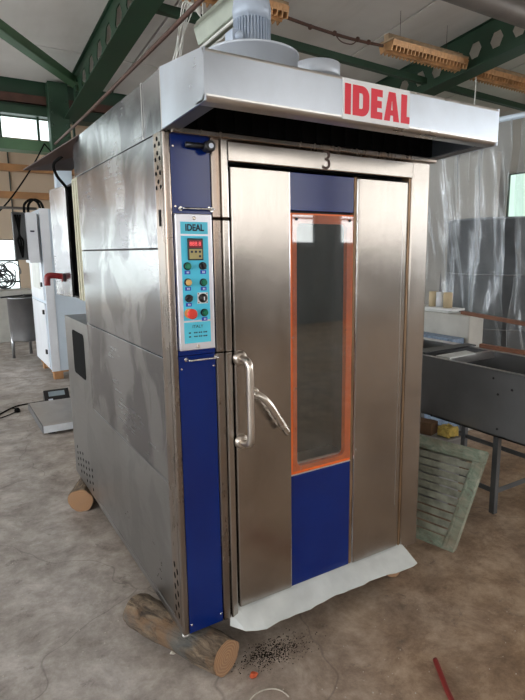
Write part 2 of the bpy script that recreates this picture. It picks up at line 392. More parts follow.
def wall_with_windows(name, axis, pos, a0, a1, z1, wins, mat, th=.2, zbase=0):
    """wins list of (u0,u1,z0,z1) on one row, wall made of pieces around them"""
    bm = B()
    def pb(u0, u1, za, zb_):
        if u1 - u0 < .001 or zb_ - za < .001: return
        if axis == 'x': box(bm, pos, pos + th, u0, u1, za, zb_)
        else: box(bm, u0, u1, pos, pos + th, za, zb_)
    u = a0
    for (u0, u1, za, zb_) in sorted(wins):
        pb(u, u0, zbase, z1); pb(u0, u1, zbase, za); pb(u0, u1, zb_, z1); u = u1
    pb(u, a1, zbase, z1)
    return obj(name, bm, mat, kind='structure', origin=(0, 0, 0))
def window(n, axis, pos, u0, u1, za, zb_, nx, nz, pane, face, bars=.05):
    """pane at pos, bars facing room (face=+1/-1 direction towards the room)"""
    bm = B(); t = .03
    def bb(a, b, c, d, o=0, th=.05):
        p0, p1 = sorted((pos + face * o, pos + face * (o + th)))
        if axis == 'x': box(bm, p0, p1, a, b, c, d)
        else: box(bm, a, b, p0, p1, c, d)
    for i in range(nx + 1):
        u = u0 + (u1 - u0) * i / nx; bb(max(u0, u - bars / 2), min(u1, u + bars / 2), za, zb_)
    for i in range(nz + 1):
        z = za + (zb_ - za) * i / nz; bb(u0, u1, max(za, z - bars / 2), min(zb_, z + bars / 2))
    fr = obj('window_%d' % n, bm, M['mullion'], kind='structure', origin=(0, 0, 0))
    bm = B(); bb(u0, u1, za, zb_, -.03, .02); obj('pane', bm, pane, fr)
# left wall with a row of windows
wl = [(-7 + 3.9 * i, -4.0 + 3.9 * i, 1.1, 3.4) for i in range(6)]
wall_with_windows('wall_left', 'x', -7.2, -9.2, 16.4, 7.2, wl, M['plaster'])
for i, w in enumerate(wl): window(i + 1, 'x', -7.1, *w, 4, 3, M['window'], 1)
# wall behind the camera: two tall window bands with a pillar between
wf = [(-5.5, -1.2, 1.5, 3.9), (0.2, 2.4, 1.2, 3.6), (3.6, 7.07, 1.95, 4.3), (7.85, 10.9, 1.95, 4.3)]
wall_with_windows('wall_front', 'y', -9.2, -7.2, 11.2, 7.4, wf, M['dark_wall'])
for i, w in enumerate(wf): window(i + 11, 'y', -9.1, *w, 5, 4, M['window_front'], 1)
# right wall; its two out-of-view windows are added to brighten the right-hand floor
wr = [(-8.2, -5.2, 1.4, 3.8), (-4.4, -1.4, 1.4, 3.8), (4.0, 6.6, 2.50, 3.55)]
wall_with_windows('wall_right', 'x', 11.0, -9.2, 16.4, 7.2, wr, M['plaster'])
for i, w in enumerate(wr): window(i + 21, 'x', 11.08, *w, 1 if i == 2 else 4, 1 if i == 2 else 2, M['window_green'] if i == 2 else M['window'], -1)
# back wall of the far hall
wb = [(-6.4, -3.9, .5, 3.2), (-3.4, -.9, .3, 2.3), (-.4, 1.36, .3, 2.15)]
wall_with_windows('wall_back', 'y', 16.2, -7.2, 11.2, 5.6, wb, M['cream_wall'])
for i, w in enumerate(wb): window(i + 31, 'y', 16.28, *w, 2, 3, M['window_far'], -1)
# girder with the clerestory strip between the two halls
bm = B()
box(bm, -7.2, 11.2, 9.16, 9.5, 3.56, 3.74); box(bm, -7.2, 11.2, 9.3, 9.36, 4.16, 5.3, 1)
box(bm, -7.2, 11.2, 9.12, 9.5, 4.16, 4.30, 1)
for k in range(30):
    x = -7 + k * .62
    box(bm, x, x + .04, 9.25, 9.3, 3.74, 4.16, 1)
obj('trim_1', bm, [M['green_light'], M['green_beam']], kind='structure')
bm = B(); box(bm, -7.2, 11.2, 9.19, 9.29, 4.38, 4.52); obj('trim_2', bm, M['rust_pipe'], kind='structure')
fr = bx('window_41', (-7.1, 11.1, 9.36, 9.39, 3.74, 3.78), M['mullion'], kind='structure')
bx('pane', (-7.1, 1.62, 9.37, 9.385, 3.80, 4.14), M['window_far'], fr)
# orange timber rails of the far hall
for k, (z, y) in enumerate(((3.9, 14.6), (3.22, 14.9))):
    b_ = bx('trim_%d' % (k + 3), (-7, 11, y, y + .2, z, z + .18), M['timber'], kind='structure')
for k in range(7):
    bx('trim_%d' % (k + 5), (-5.6 + k * 1.15, -5.57 + k * 1.15, 16.15, 16.2, 2.3, 5.4), M['mullion'], kind='structure')
# column
cb = thing('steel_column', 'dark green riveted column beside the far clerestory window, pale blue below', 'column', (1.8, 9.0, 0))
bx('column_shaft', (1.22, 1.56, 8.88, 9.11, 3.5, 4.72), M['green_beam'], cb, .01)
bx('column_base', (1.25, 1.53, 8.9, 9.10, 0, 3.5), M['pale_blue'], cb, .01)
bm = B()
for z in (3.6, 3.8, 4.0, 4.2, 4.4): lathe(bm, (1.27, 8.88, z), [(.02, .0), (.012, -.02)], 10, 'y'); lathe(bm, (1.51, 8.88, z), [(.02, .0), (.012, -.02)], 10, 'y')
obj('rivets', bm, M['green_beam'], cb, split=True)

# castellated beams following the roof slope
def hexbeam(x, flange, y0, y1, label, drop=.66, hr=.165, cell=.52, phase=0):
    slope = -.11
    root = thing('roof_beam', label, 'beam', (x, (y0 + y1) / 2, zc((y0 + y1) / 2) - drop), 'roof beams with hexagonal holes')
    def zz(y, h): return zc(y) - drop + h
    bm = B(); n = int((y1 - y0) / cell); h0, h1 = .015, drop - .015; hm = (h0 + h1) / 2; t = .008
    for i in range(n):
        ya = y0 + i * cell; yb = ya + cell; yc = (ya + yb) / 2
        inn = [(yc - hr, hm), (yc - hr * .5, hm + hr * .95), (yc + hr * .5, hm + hr * .95), (yc + hr, hm), (yc + hr * .5, hm - hr * .95), (yc - hr * .5, hm - hr * .95)]
        out = [[(ya, hm)], [(ya, h1), (yc - hr * .5, h1)], [(yc + hr * .5, h1), (yb, h1)], [(yb, hm)], [(yb, h0), (yc + hr * .5, h0)], [(yc - hr * .5, h0), (ya, h0)]]
        polys = [[out[0][0], out[1][0], out[1][1], inn[1], inn[0]], [out[1][1], out[2][0], inn[2], inn[1]], [out[2][0], out[2][1], out[3][0], inn[3], inn[2]],
                 [out[3][0], out[4][0], out[4][1], inn[4], inn[3]], [out[4][1], out[5][0], inn[5], inn[4]], [out[5][0], out[5][1], out[0][0], inn[0], inn[5]]]
        for p in polys: prism(bm, [(x - t, y, zz(y, h)) for y, h in p], (2 * t, 0, 0))
    bmesh.ops.remove_doubles(bm, verts=bm.verts[:], dist=1e-5)
    obj('web', bm, M['green_beam'], root)
    for nm, h in (('bottom_flange', 0), ('top_flange', drop - .02)):
        bm = B(); fw = flange if h == 0 else .10; prism(bm, [(x - fw / 2, y0, zz(y0, h)), (x + fw / 2, y0, zz(y0, h)), (x + fw / 2, y1, zz(y1, h)), (x - fw / 2, y1, zz(y1, h))], (0, 0, .018))
        obj(nm, bm, M['green_beam'], root)
    return root
hexbeam(1.62, .31, -9, 9.0, 'dark green beam with hexagonal holes running over the oven from the left column')
hexbeam(6.95, .34, -9, 9.0, 'dark green beam with hexagonal holes crossing above the right end of the hood', hr=.125, cell=.40)
# purlin across, brace, big pipe, conduit
def rail(name, a, b, w, h, mat, label, cat):
    bm = B(); bar(bm, a, b, w, h); return obj(name, bm, mat, label=label, cat=cat)
rail('cross_beam', (1.80, 4.95, 4.66), (6.76, 5.3, 4.66), .10, .10, M['green_beam'], 'dark green cross beam between the two holed roof beams', 'beam')
rail('cross_beam', (7.14, 5.32, 4.66), (11, 5.55, 4.66), .10, .10, M['green_beam'], 'dark green cross beam at the far right under the roof', 'beam')
bm = B(); a, b = Vector((-1.8, 3.76, 4.66)), Vector((1.80, 8.86, 4.62)); bar(bm, a, b, .16, .012); bar(bm, a + Vector((.07, -.05, .06)), b + Vector((.07, -.05, .06)), .012, .12)
obj('diagonal_brace', bm, M['green_light'], label='light green diagonal angle brace at upper left running to the column', cat='brace')
bm = B(); tube(bm, [(1.0, 2.66, 4.625), (11, 2.66, 4.625)], .14, 20); obj('overhead_pipe', bm, M['grey_pipe'], label='thick dull grey pipe under the roof in the upper right corner', cat='pipe')
bm = B(); tube(bm, [(1.16, .2, 3.66), (1.19, 2.5, 3.65), (1.24, 6.4, 3.64), (1.27, 8.85, 3.66)], .02, 12); obj('overhead_pipe', bm, M['rust_pipe'], label='thin rusty brown pipe running diagonally over the left side of the oven', cat='pipe')
bm = B(); tube(bm, catmull([(3.31, 4.36, 4.66), (3.8, 4.39, 4.64), (4.4, 4.41, 4.63), (5.0, 4.44, 4.66)], 5), .022, 8)
tube(bm, catmull([(4.1, 4.4, 4.64), (4.2, 4.38, 4.55), (4.4, 4.4, 4.56), (4.5, 4.4, 4.64)], 4), .008, 6)
for x in (3.7, 4.1, 4.5, 4.7): lathe(bm, (x, 4.40, 4.64), [(.034, -.012), (.034, .012)], 12, 'x')
obj('electric_conduit', bm, M['rust_pipe'], label='rusty electric conduit between two copper louvred strip lamps', cat='conduit')
# louvred strip lamps
def strip_lamp(x0, x1, y, z, label):
    r = thing('strip_lamp', label, 'lamp', ((x0 + x1) / 2, y, z - .1), 'rusty louvred strip lamps')
    bm = B(); box(bm, x0, x1, y - .17, y + .17, z + .09, z + .12); box(bm, x0, x1, y - .05, y + .05, z + .12, z + .2); obj('housing', bm, M['strip_body'], r)
    bm = B(); n = int((x1 - x0) / .075)
    for i in range(n + 1):
        x = x0 + (x1 - x0) * i / n
        prism(bm, [(x, y - .16, z + .08), (x, y - .12, z - .05), (x, y - .02, z - .02), (x, y + .02, z - .02), (x, y + .12, z - .05), (x, y + .16, z + .08)], (.016, 0, 0))
    for s in (-1, 1):
        prism(bm, [(x0, y + s * .16, z + .09), (x0, y + s * .135, z + .02), (x0, y + s * .125, z + .02), (x0, y + s * .145, z + .09)], (x1 - x0, 0, 0))
    box(bm, x0, x1, y - .01, y + .01, z - .05, z + .06)
    obj('louvre', bm, M['strip_copper'], r)
    bm = B()
    for s in (-1, 1): tube(bm, [(x0 + .04, y + s * .07, z + .05), (x1 - .04, y + s * .07, z + .05)], .018, 10)
    obj('tube', bm, M['lamp_body'], r, split=True)
    bm = B(); yy = y + .03; tube(bm, [(x0 + .3, yy, z + .18), (x0 + .3, yy, zc(yy) - .01)], .004, 6); tube(bm, [(x1 - .3, yy, z + .18), (x1 - .3, yy, zc(yy) - .01)], .004, 6); obj('hanger', bm, M['rust_pipe'], r, split=True)
strip_lamp(1.9, 3.26, 4.40, 4.66, 'rusty copper louvred strip lamp behind the fan motor at the top')
strip_lamp(5.12, 6.72, 4.50, 4.66, 'rusty copper louvred strip lamp above the word on the hood')
strip_lamp(7.18, 9.3, 4.62, 4.66, 'rusty copper louvred strip lamp at the right edge under the roof')
# hanging fluorescent box and its wires
r = thing('fluorescent_lamp', 'old yellowed fluorescent lamp box hanging behind the fan motor', 'lamp', (1.47, 2.7, 3.55))
bm = B(); a, b = Vector((1.50, 1.95, 3.72)), Vector((1.46, 2.82, 3.66))
s = Vector((.10, 0, 0)); u = Vector((0, .0, .13))
prism(bm, [a - s, a - s * .6 - u, a + s * .6 - u, a + s, a + s * .7 + u * .5, a - s * .7 + u * .5], b - a); obj('housing', bm, M['lamp_body'], r, bev=.006)
bm = B()
for k in (-1, 1): tube(bm, [a + s * .35 * k - u * 1.12, b + s * .35 * k - u * 1.12], .013, 10)
obj('tube', bm, M['wire_white'], r, split=True)
bm = B()
for q in (a, b): tube(bm, [q + u * .45 + (b - a) * .02, q + Vector((0.02, 0, 1.0)) + (b - a) * .02], .004, 6)
obj('hanger_wire', bm, M['wire_white'], r, split=True)
bm = B()
for k in range(6):
    e = Vector((1.16 + .012 * k - .2 * (k % 3 == 0), 3.22 + .1 * k, 2.9 - .1 * (k % 2)))
    tube(bm, catmull([b + Vector((-.02 + .012 * k, 0, .04)), b + Vector((-.02 - .02 * k, .08, .24)), b + Vector((-.10 - .015 * k, .12, .08)), (b + e) / 2 + Vector((-.05, 0, -.06)), e], 5), .0045, 6)
obj('hanging_wires', bm, M['wire_white'], label='loose white wires drooping from the end of the fluorescent lamp box', cat='wires')
bm = B(); tube(bm, catmull([(7.12, 4.5, zc(4.5) - .67), (7.12, 4.5, 4.3), (7.06, 4.5, 3.4), (7.06, 4.5, 2.9)], 5), .010, 6); obj('rope', bm, M['wire_white'], label='thin pale rope hanging behind the right end of the hood', cat='rope')
bm = B(); tube(bm, catmull([(1.0, 8.3, 3.55), (.62, 7.5, 2.98), (.13, 6.63, 2.37), (-.4, 5.4, 1.95)], 6), .011, 8); tube(bm, [(1.0, 8.3, 3.55), (1.20, 8.87, 3.52)], .011, 8)
obj('overhead_cable', bm, M['black_rubber'], label='dark cable sloping down at the left edge below the column', cat='cable')

# ------------------------------------------------------------------ THE OVEN
oven = thing('rotary_oven', 'large stainless steel rotary rack oven with blue panels, orange framed window and overhanging hood', 'oven', (W / 2, D / 2, 0))
# hollow body shell
bm = B()
box(bm, .004, W - .004, .012, D + .06, ZR - .03, ZR)                      # roof
box(bm, .01, W - .01, .06, D, ZB + .002, ZB + .03)                       # bottom
box(bm, .004, W - .004, D - .02, D + .02, ZB + .002, ZR - .03)            # back
box(bm, W - .02, W, .05, D + .04, ZB, ZR - .002)                          # right side
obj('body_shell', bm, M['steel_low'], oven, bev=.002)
# left side panels separated by narrow seams
seams = [(ZB, .30, .30), (.805, .805, .805)]
zs = [ZB + .035, .811, 1.335, 1.758, ZT]
for i in range(4):
    bm = B(); g = .003
    box(bm, -.003, .012, .105, D - .003, zs[i] + g, zs[i + 1] - g)
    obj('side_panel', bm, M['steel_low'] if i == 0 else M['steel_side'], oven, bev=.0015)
bm = B(); box(bm, -.001, .010, .0, D + .06, ZT + .002, ZR - .002); obj('side_panel', bm, M['steel_side'], oven, bev=.002)
bm = B(); box(bm, .006, .02, .02, D, ZB, ZT); obj('seam_backing', bm, M['soot'], oven)
bm = B(); box(bm, -.004, .012, .0, D, ZB, ZB + .033); obj('base_rail', bm, M['steel_low'], oven, bev=.003)
# perforated corner strip
bm = B(); box(bm, -.004, .01, .022, .102, ZB + .034, ZT)
for zz0, n in ((1.98, 4), (.24, 5)):
    for k in range(n):
        for c in range(3 if zz0 > 1 else 2):
            y = .04 + c * .022 if zz0 > 1 else .045 + c * .03
            z = zz0 + k * .05 + (.02 if c % 2 else 0)
            bmv = len(bm.verts); lathe(bm, (-.0042, y, z), [(.008, 0), (.008, -.0008)], 12, 'x', 1)
            if zz0 < 1:
                bm.verts.ensure_lookup_table()
                for v in bm.verts[bmv:]: v.co.z += (v.co.y - y) * .5 + (v.co.z - z) * .6
obj('corner_strip', bm, [M['steel_frame'], M['black_rubber']], oven)
bm = B(); box(bm, -.005, .020, -.004, .021, ZB, ZT); obj('corner_edge', bm, M['steel_frame'], oven, bev=.006)
bm = B(); lathe(bm, (.008, .012, ZB - .004), [(.014, -.004), (.014, .006)], 16, 'z'); obj('corner_foot', bm, M['steel_edge'], oven)
bm = B(); tube(bm, [(-.006, .06, 1.84), (-.006, .06, 1.90)], .004, 8); obj('corner_hinge', bm, M['soot'], oven)
# front: blue service column in three pieces
for z0, z1 in ((ZB - .0, 1.352), (1.352, 1.87), (1.87, ZT)):
    bm = B(); box(bm, .022, .176, .0, .03, z0 + .001, z1 - .001); p = obj('blue_panel', bm, M['blue'], oven, label='glossy dark blue panel', bev=.002)
    bm = B()
    for (x, z) in ((.032, z0 + .04), (.166, z0 + .04), (.032, z1 - .05), (.166, z1 - .05)): lathe(bm, (x, -.001, z), [(.0045, .002), (.0045, -.0015), (.003, -.003)], 12, 'y')
    obj('screws', bm, M['chrome'], p, split=True)
# frame posts of the door opening
for (z0, z1) in ((ZB, 1.352), (1.352, 1.87), (1.87, ZT)):
    bm = B(); box(bm, .178, .214, -.006, .05, z0 + .001, z1 - .001); obj('frame_post', bm, M['steel_frame'], oven, bev=.006)
    bm = B(); box(bm, .216, .246, -.012, .05, z0 + .001, z1 - .001); obj('frame_post', bm, M['steel_front'], oven, bev=.006)
bm = B(); box(bm, 1.216, 1.343, -.004, .06, ZB, ZT); obj('frame_post', bm, M['steel_front'], oven, bev=.012)
bm = B(); box(bm, 1.204, 1.2155, .0, .05, ZB + .01, ZT); obj('post_lip', bm, M['brown_edge'], oven, bev=.003)
bm = B(); box(bm, .247, 1.216, -.012, .04, 2.082, ZT - .012); hd = obj('door_header', bm, M['steel_front'], oven, bev=.005)
text_mesh('number', '3', .115, M['three_paint'], hd, (.707, -.0135, 2.122), 1.0, .0006)
bm = B(); box(bm, .02, W + .01, -.03, .02, ZT - .010, ZT + .012); obj('hood_lip', bm, M['steel_frame'], oven, bev=.004)
bm = B(); box(bm, .247, 1.204, .045, .06, ZB, 2.082); box(bm, .247, .256, .01, .05, ZB, 2.08); box(bm, 1.19, 1.204, .01, .05, ZB, 2.08)
bm.free()
# oven chamber seen through the glass
bm = B()
for dims in ((.30, .32, .12, 1.2, .22, 2.05), (1.12, 1.14, .12, 1.2, .22, 2.05), (.30, 1.14, 1.18, 1.2, .22, 2.05), (.30, 1.14, .12, 1.2, .2, .22), (.30, 1.14, .12, 1.2, 2.05, 2.07)): box(bm, *dims)
for k in range(12): box(bm, .33, 1.10, 1.14, 1.17, .5 + k * .12, .506 + k * .12)
obj('chamber', bm, M['chamber'], oven)
# door: part with sub-parts ; split into leaf sheets
D0, D1, D2, D3 = .2535, .527, .878, 1.187
ZD0, ZD1 = ZB + .04, 2.068
def vsheet(name, x0, x1, z0, z1, yf, th, mat, bev=.004, parent=None):
    return bx(name, (x0, x1, yf, yf + th, z0, z1), mat, parent, bev)
bm = B()
# door core is a frame around the window opening
box(bm, D0 + .003, .555, .02, .095, ZD0, ZD1); box(bm, .834, D3 - .003, .02, .095, ZD0, ZD1)
box(bm, .555, .834, .02, .095, ZD0, .782); box(bm, .555, .834, .02, .095, 1.868, ZD1)
door = obj('door', bm, M['soot'], oven)
vsheet('door_sheet', D0, D1 - .002, ZD0, ZD1, -.014, .034, M['steel_front'], .006, door)
vsheet('door_sheet', D2 + .002, D3, ZD0, ZD1, -.016, .036, M['steel_front'], .009, door)
vsheet('door_sheet_edge', D2 - .012, D2 + .0015, ZD0, ZD1, -.006, .026, M['brown_edge'], .003, door)
s_ = vsheet('blue_panel', D1, D2 - .014, 1.913, ZD1 - .004, -.006, .026, M['blue'], .002, door); s_['label'] = 'blue panel above the window'
s_ = vsheet('blue_panel', D1, D2 - .014, ZD0, .752, -.006, .026, M['blue'], .002, door); s_['label'] = 'blue panel below the window'
vsheet('panel_trim', D1, D2 - .014, .7525, .757, -.008, .026, M['alu'], 0, door)
# orange frame: ring with rounded inner corners
def ring_frame(bm, xo0, xo1, zo0, zo1, xi0, xi1, zi0, zi1, y0, y1, r=.02, n=5):
    inner = []
    for (cx, cz, a0) in ((xi1 - r, zi1 - r, 0), (xi0 + r, zi1 - r, 90), (xi0 + r, zi0 + r, 180), (xi1 - r, zi0 + r, 270)):
        for k in range(n + 1):
            a = math.radians(a0 + 90 * k / n); inner.append((cx + r * math.cos(a), cz + r * math.sin(a)))
    outer = []
    cx, cz = (xo0 + xo1) / 2, (zo0 + zo1) / 2
    cs = [(xo1, zo1), (xo0, zo1), (xo0, zo0), (xo1, zo0)]
    m = len(inner)
    for i, (x, z) in enumerate(inner):
        q = i // (n + 1); k = i % (n + 1); C = cs[q]
        f = k / n
        # slide along the outer corner
        if q == 0: p = (C[0], zi1 - r + (C[1] - zi1 + r) * min(1, 2 * f)) if f < .5 else (xi1 - r + (C[0] - xi1 + r) * min(1, 2 - 2 * f), C[1])
        if q == 1: p = (xi0 + r + (C[0] - xi0 - r) * min(1, 2 * f), C[1]) if f < .5 else (C[0], zi1 - r + (C[1] - zi1 + r) * min(1, 2 - 2 * f))
        if q == 2: p = (C[0], zi0 + r + (C[1] - zi0 - r) * min(1, 2 * f)) if f < .5 else (xi0 + r + (C[0] - xi0 - r) * min(1, 2 - 2 * f), C[1])
        if q == 3: p = (xi1 - r + (C[0] - xi1 + r) * min(1, 2 * f), C[1]) if f < .5 else (C[0], zi0 + r + (C[1] - zi0 - r) * min(1, 2 - 2 * f))
        outer.append(p)
    V = lambda x, y, z: bm.verts.new((x, y, z))
    A = [V(x, y0, z) for x, z in inner]; Bo = [V(x, y0, z) for x, z in outer]; C_ = [V(x, y1, z) for x, z in inner]; Dd = [V(x, y1, z) for x, z in outer]
    for i in range(m):
        j = (i + 1) % m
        for q in ((A[i], A[j], Bo[j], Bo[i]), (C_[i], Dd[i], Dd[j], C_[j]), (A[i], C_[i], C_[j], A[j]), (Bo[i], Bo[j], Dd[j], Dd[i])):
            try: bm.faces.new(q)
            except ValueError: pass
bm = B(); ring_frame(bm, D1 + .001, D2 - .0145, .758, 1.903, .560, .830, .790, 1.862, -.005, .019, .026, 6)
wf_ = obj('window_frame', bm, M['orange'], door, label='chipped orange painted window frame')
bm = B()
for x in (.556, .838): lathe(bm, (x, -.0105, 1.878), [(.006, .002), (.006, -.003), (.004, -.004)], 14, 'y')
obj('frame_bolts', bm, M['black'], door, split=True)
bx('window_glass', (.536, .858, -.0105, -.0055, .772, 1.896), M['glass'], door)
door.children  # noqa
bx('window_ledge', (.556, .833, .02, .12, .783, .80), M['steel_edge'], door)
# handles
bm = B()
hx, hz0, hz1 = .275, .970, 1.322
tube(bm, catmull([(hx, -.014, hz1), (hx + .002, -.05, hz1), (hx + .006, -.078, hz1 - .012), (hx + .008, -.086, hz1 - .05), (hx + .008, -.086, 1.14), (hx + .008, -.086, hz0 + .045), (hx + .006, -.078, hz0 + .010), (hx + .002, -.05, hz0), (hx, -.014, hz0)], 6), .0152, 16)
for z in (hz0, hz1): lathe(bm, (hx, -.014, z), [(.031, .001), (.031, -.006), (.025, -.014), (.02, -.02)], 24, 'y')
obj('pull_handle', bm, M['handle_steel'], door, label='bowed tubular steel pull handle')
bm = B(); lx, lz = .322, 1.168
lathe(bm, (lx + .012, -.014, lz), [(.024, .0), (.024, -.012), (.018, -.02)], 24, 'y')
lathe(bm, (lx + .012, -.034, lz), [(.013, .015), (.013, -.02)], 20, 'y')
tube(bm, catmull([(lx + .012, -.05, lz), (lx + .03, -.062, lz - .012), (lx + .06, -.066, lz - .045), (lx + .105, -.066, lz - .115), (lx + .150, -.066, lz - .185)], 6), [.0145] * 12 + [.0148] * 13, 16)
obj('latch_lever', bm, M['handle_steel'], door, label='angled steel latch lever')
bm = B(); box(bm, 1.155, 1.1565, -.0164, -.0158, .45, 1.95); obj('edge_weld', bm, M['steel_edge'], door)
# threshold sheet
bm = B(); n = 26; th = .003; top = []; random.seed(3)
for i in range(n + 1):
    f = i / n; x = .235 + .995 * f
    yb_, zb_ = .02, .212 - .004 * math.sin(f * 9)
    yo = -.112 - .010 * math.sin(f * 7 + 1) - .005 * math.sin(f * 23) - .003 * math.sin(f * 61); zo = .150 + .003 * math.sin(f * 11)
    if f < .10: yo = yo * (.15 + .85 * math.sqrt(f / .10))
    xo = x - .035 * (1 - f) + .005 * f
    top.append([Vector((x, yb_, zb_)), Vector(((x + xo) / 2, (yb_ + yo) / 2 + .01, (zb_ + zo) / 2 + .006)), Vector((xo, yo, zo))])
va = [[bm.verts.new(p) for p in r_] for r_ in top]; vb = [[bm.verts.new(p - Vector((0, 0, th))) for p in r_] for r_ in top]
for i in range(n):
    for k in range(2):
        bm.faces.new((va[i][k], va[i][k + 1], va[i + 1][k + 1], va[i + 1][k])); bm.faces.new((vb[i][k], vb[i + 1][k], vb[i + 1][k + 1], vb[i][k + 1]))
    bm.faces.new((va[i][2], vb[i][2], vb[i + 1][2], va[i + 1][2])); bm.faces.new((va[i][0], va[i + 1][0], vb[i + 1][0], vb[i][0]))
for i in (0, n):
    for k in range(2): bm.faces.new((va[i][k], vb[i][k], vb[i][k + 1], va[i][k + 1]))
obj('threshold_sheet', bm, M['white_sheet'], oven, label='ragged white sheet ramp below the door')
# key switch at the top of the blue column
bm = B(); tube(bm, [(.075, -.012, 2.127), (.155, -.03, 2.125)], .010, 12); lathe(bm, (.158, -.001, 2.124), [(.016, 0), (.021, -.02), (.021, -.046), (.016, -.052)], 24, 'y')
k_ = obj('door_switch', bm, M['black'], oven); bm = B(); lathe(bm, (.158, -.053, 2.124), [(.009, .001), (.009, -.003)], 20, 'y'); obj('switch_cap', bm, M['white_ink'], k_)
# hood
hx0, hx1, hy = -.004, 1.356, -.365
HB, HT = 2.188, 2.337     # front fascia bottom and top
bm = B(); t = .006
prism(bm, [(hx0, .0, ZT + .004), (hx0, .0, ZR), (hx0, hy, HT), (hx0, hy, HB)], (t, 0, 0))
prism(bm, [(hx1, .0, ZT + .004), (hx1, .0, ZR), (hx1, hy, HT), (hx1, hy, HB)], (-t, 0, 0))
prism(bm, [(hx0 + t, hy, HB + .02), (hx1 - t, hy, HB + .02), (hx1 - t, hy, HT - .012), (hx0 + t, hy, HT - .012)], (0, t, 0))
prism(bm, [(hx0 + t, .02, ZR), (hx1 - t, .02, ZR), (hx1 - t, hy + .012, HT), (hx0 + t, hy + .012, HT)], (0, 0, -t))
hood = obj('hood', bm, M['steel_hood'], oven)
def roundbar(bm, x0, x1, pts): prism(bm, [(x0, y, z) for y, z in pts], (x1 - x0, 0, 0))
bm = B()   # rolled upper and lower edges of the fascia
arc = [(hy + .012 - .012 * math.cos(a), HT - .012 + .012 * math.sin(a)) for a in [i * PI / 2 / 5 for i in range(6)]]
roundbar(bm, hx0, hx1, arc + [(hy + .012, HT - .006), (hy + .006, HT - .012)])
arc = [(hy + .02 - .02 * math.cos(a), HB + .02 - .02 * math.sin(a)) for a in [i * PI / 2 / 6 for i in range(7)]]
roundbar(bm, hx0, hx1, arc + [(hy + .06, HB), (hy + .06, HB + .006), (hy + .02, HB + .006), (hy + .006, HB + .02)])
obj('fascia_edge', bm, M['steel_edge'], hood)
bm = B()   # underside return flanges and dark inner cavity with louvres
prism(bm, [(hx0 + t, .0, ZT + .003), (hx0 + .06, .0, ZT + .003), (hx0 + .06, hy + .05, HB + .001), (hx0 + t, hy + .05, HB + .001)], (0, 0, .004))
prism(bm, [(hx1 - t, .0, ZT + .003), (hx1 - .06, .0, ZT + .003), (hx1 - .06, hy + .05, HB + .001), (hx1 - t, hy + .05, HB + .001)], (0, 0, .004))
obj('hood_flange', bm, M['dark_steel'], hood, split=True)
bm = B(); prism(bm, [(hx0 + t, .0, ZT + .11), (hx1 - t, .0, ZT + .11), (hx1 - t, hy + .02, HB + .09), (hx0 + t, hy + .02, HB + .09)], (0, 0, .004))
box(bm, hx0 + t, hx1 - t, -.0, .004, ZT + .004, ZT + .19)
for i in range(17):
    x = .05 + i * .076; box(bm, x, x + .035, -.012, .0, ZT + .02, ZT + .1)
obj('hood_filter', bm, M['black_rubber'], hood)
bm = B(); box(bm, -.0055, -.0035, .0, .004, ZT + .003, ZR); box(bm, -.0055, -.0035, .21, .213, ZT + .003, ZR); obj('hood_seam', bm, M['steel_edge'], oven, split=True)
sign = bx('sign_plate', (.511, .828, hy - .004, hy, HB + .009, HT - .006), M['sign_white'], hood, .001, label='white sign with red letters')
# fat condensed letters, drawn as polygons
def letters(x0, z0, h, y, spec):
    bm = B(); x = x0; st = .0285
    def q(*r): box(bm, x + r[0], x + r[1], y - .0012, y, z0 + r[2], z0 + r[3])
    def poly(p): prism(bm, [(x + a, y - .0012, z0 + b) for a, b in p], (0, .0012, 0))
    def ringD(w):
        n = 10; r = min(.034, w * .7)
        o = [(w - r + r * math.cos(a), h - r + r * math.sin(a)) for a in [PI / 2 - PI / 2 * k / n for k in range(n + 1)]] + [(w - r + r * math.cos(a), r + r * math.sin(a)) for a in [-PI / 2 * k / n for k in range(n + 1)]]
        ri = max(.008, r - st * .9)
        i_ = [(w - st - ri + ri * math.cos(a), h - st * .85 - ri + ri * math.sin(a)) for a in [PI / 2 - PI / 2 * k / n for k in range(n + 1)]] + [(w - st - ri + ri * math.cos(a), st * .85 + ri + ri * math.sin(a)) for a in [-PI / 2 * k / n for k in range(n + 1)]]
        o = [(0, h)] + o + [(0, 0)]; i_ = [(st, h - st * .85)] + i_ + [(st, st * .85)]
        for k in range(len(o)):
            j = (k + 1) % len(o)
            pts = [o[k], o[j], i_[j], i_[k]]
            poly(pts)
    for ch, w in spec:
        if ch == 'I': q(0, w, 0, h)
        if ch == 'D': ringD(w)
        if ch == 'E': q(0, st, 0, h); q(st, w, 0, st * .85); q(st, w, h - st * .85, h); q(st, w * .93, h / 2 - st * .42, h / 2 + st * .42)
        if ch == 'A':
            c = w / 2; tw = .016
            poly([(0, 0), (st, 0), (c - .001, h - .03), (c - .001, h), (c - tw, h)]); poly([(w, 0), (w - st, 0), (c + .001, h - .03), (c + .001, h), (c + tw, h)])
            poly([(st * .8 + .004, h * .2), (w - st * .8 - .004, h * .2), (w - st * .8 - .011, h * .38), (st * .8 + .011, h * .38)]); box(bm, x + c - .0015, x + c + .0015, y - .0012, y, z0 + h - .03, z0 + h)
        if ch == 'L': q(0, st, 0, h); q(st, w, 0, st * .85)
        x += w + .0085
    return bm
obj('sign_letters', letters(.519, HB + .026, .100, hy - .0042, (('I', .0265), ('D', .075), ('E', .054), ('A', .075), ('L', .044))), M['sign_red'], sign)
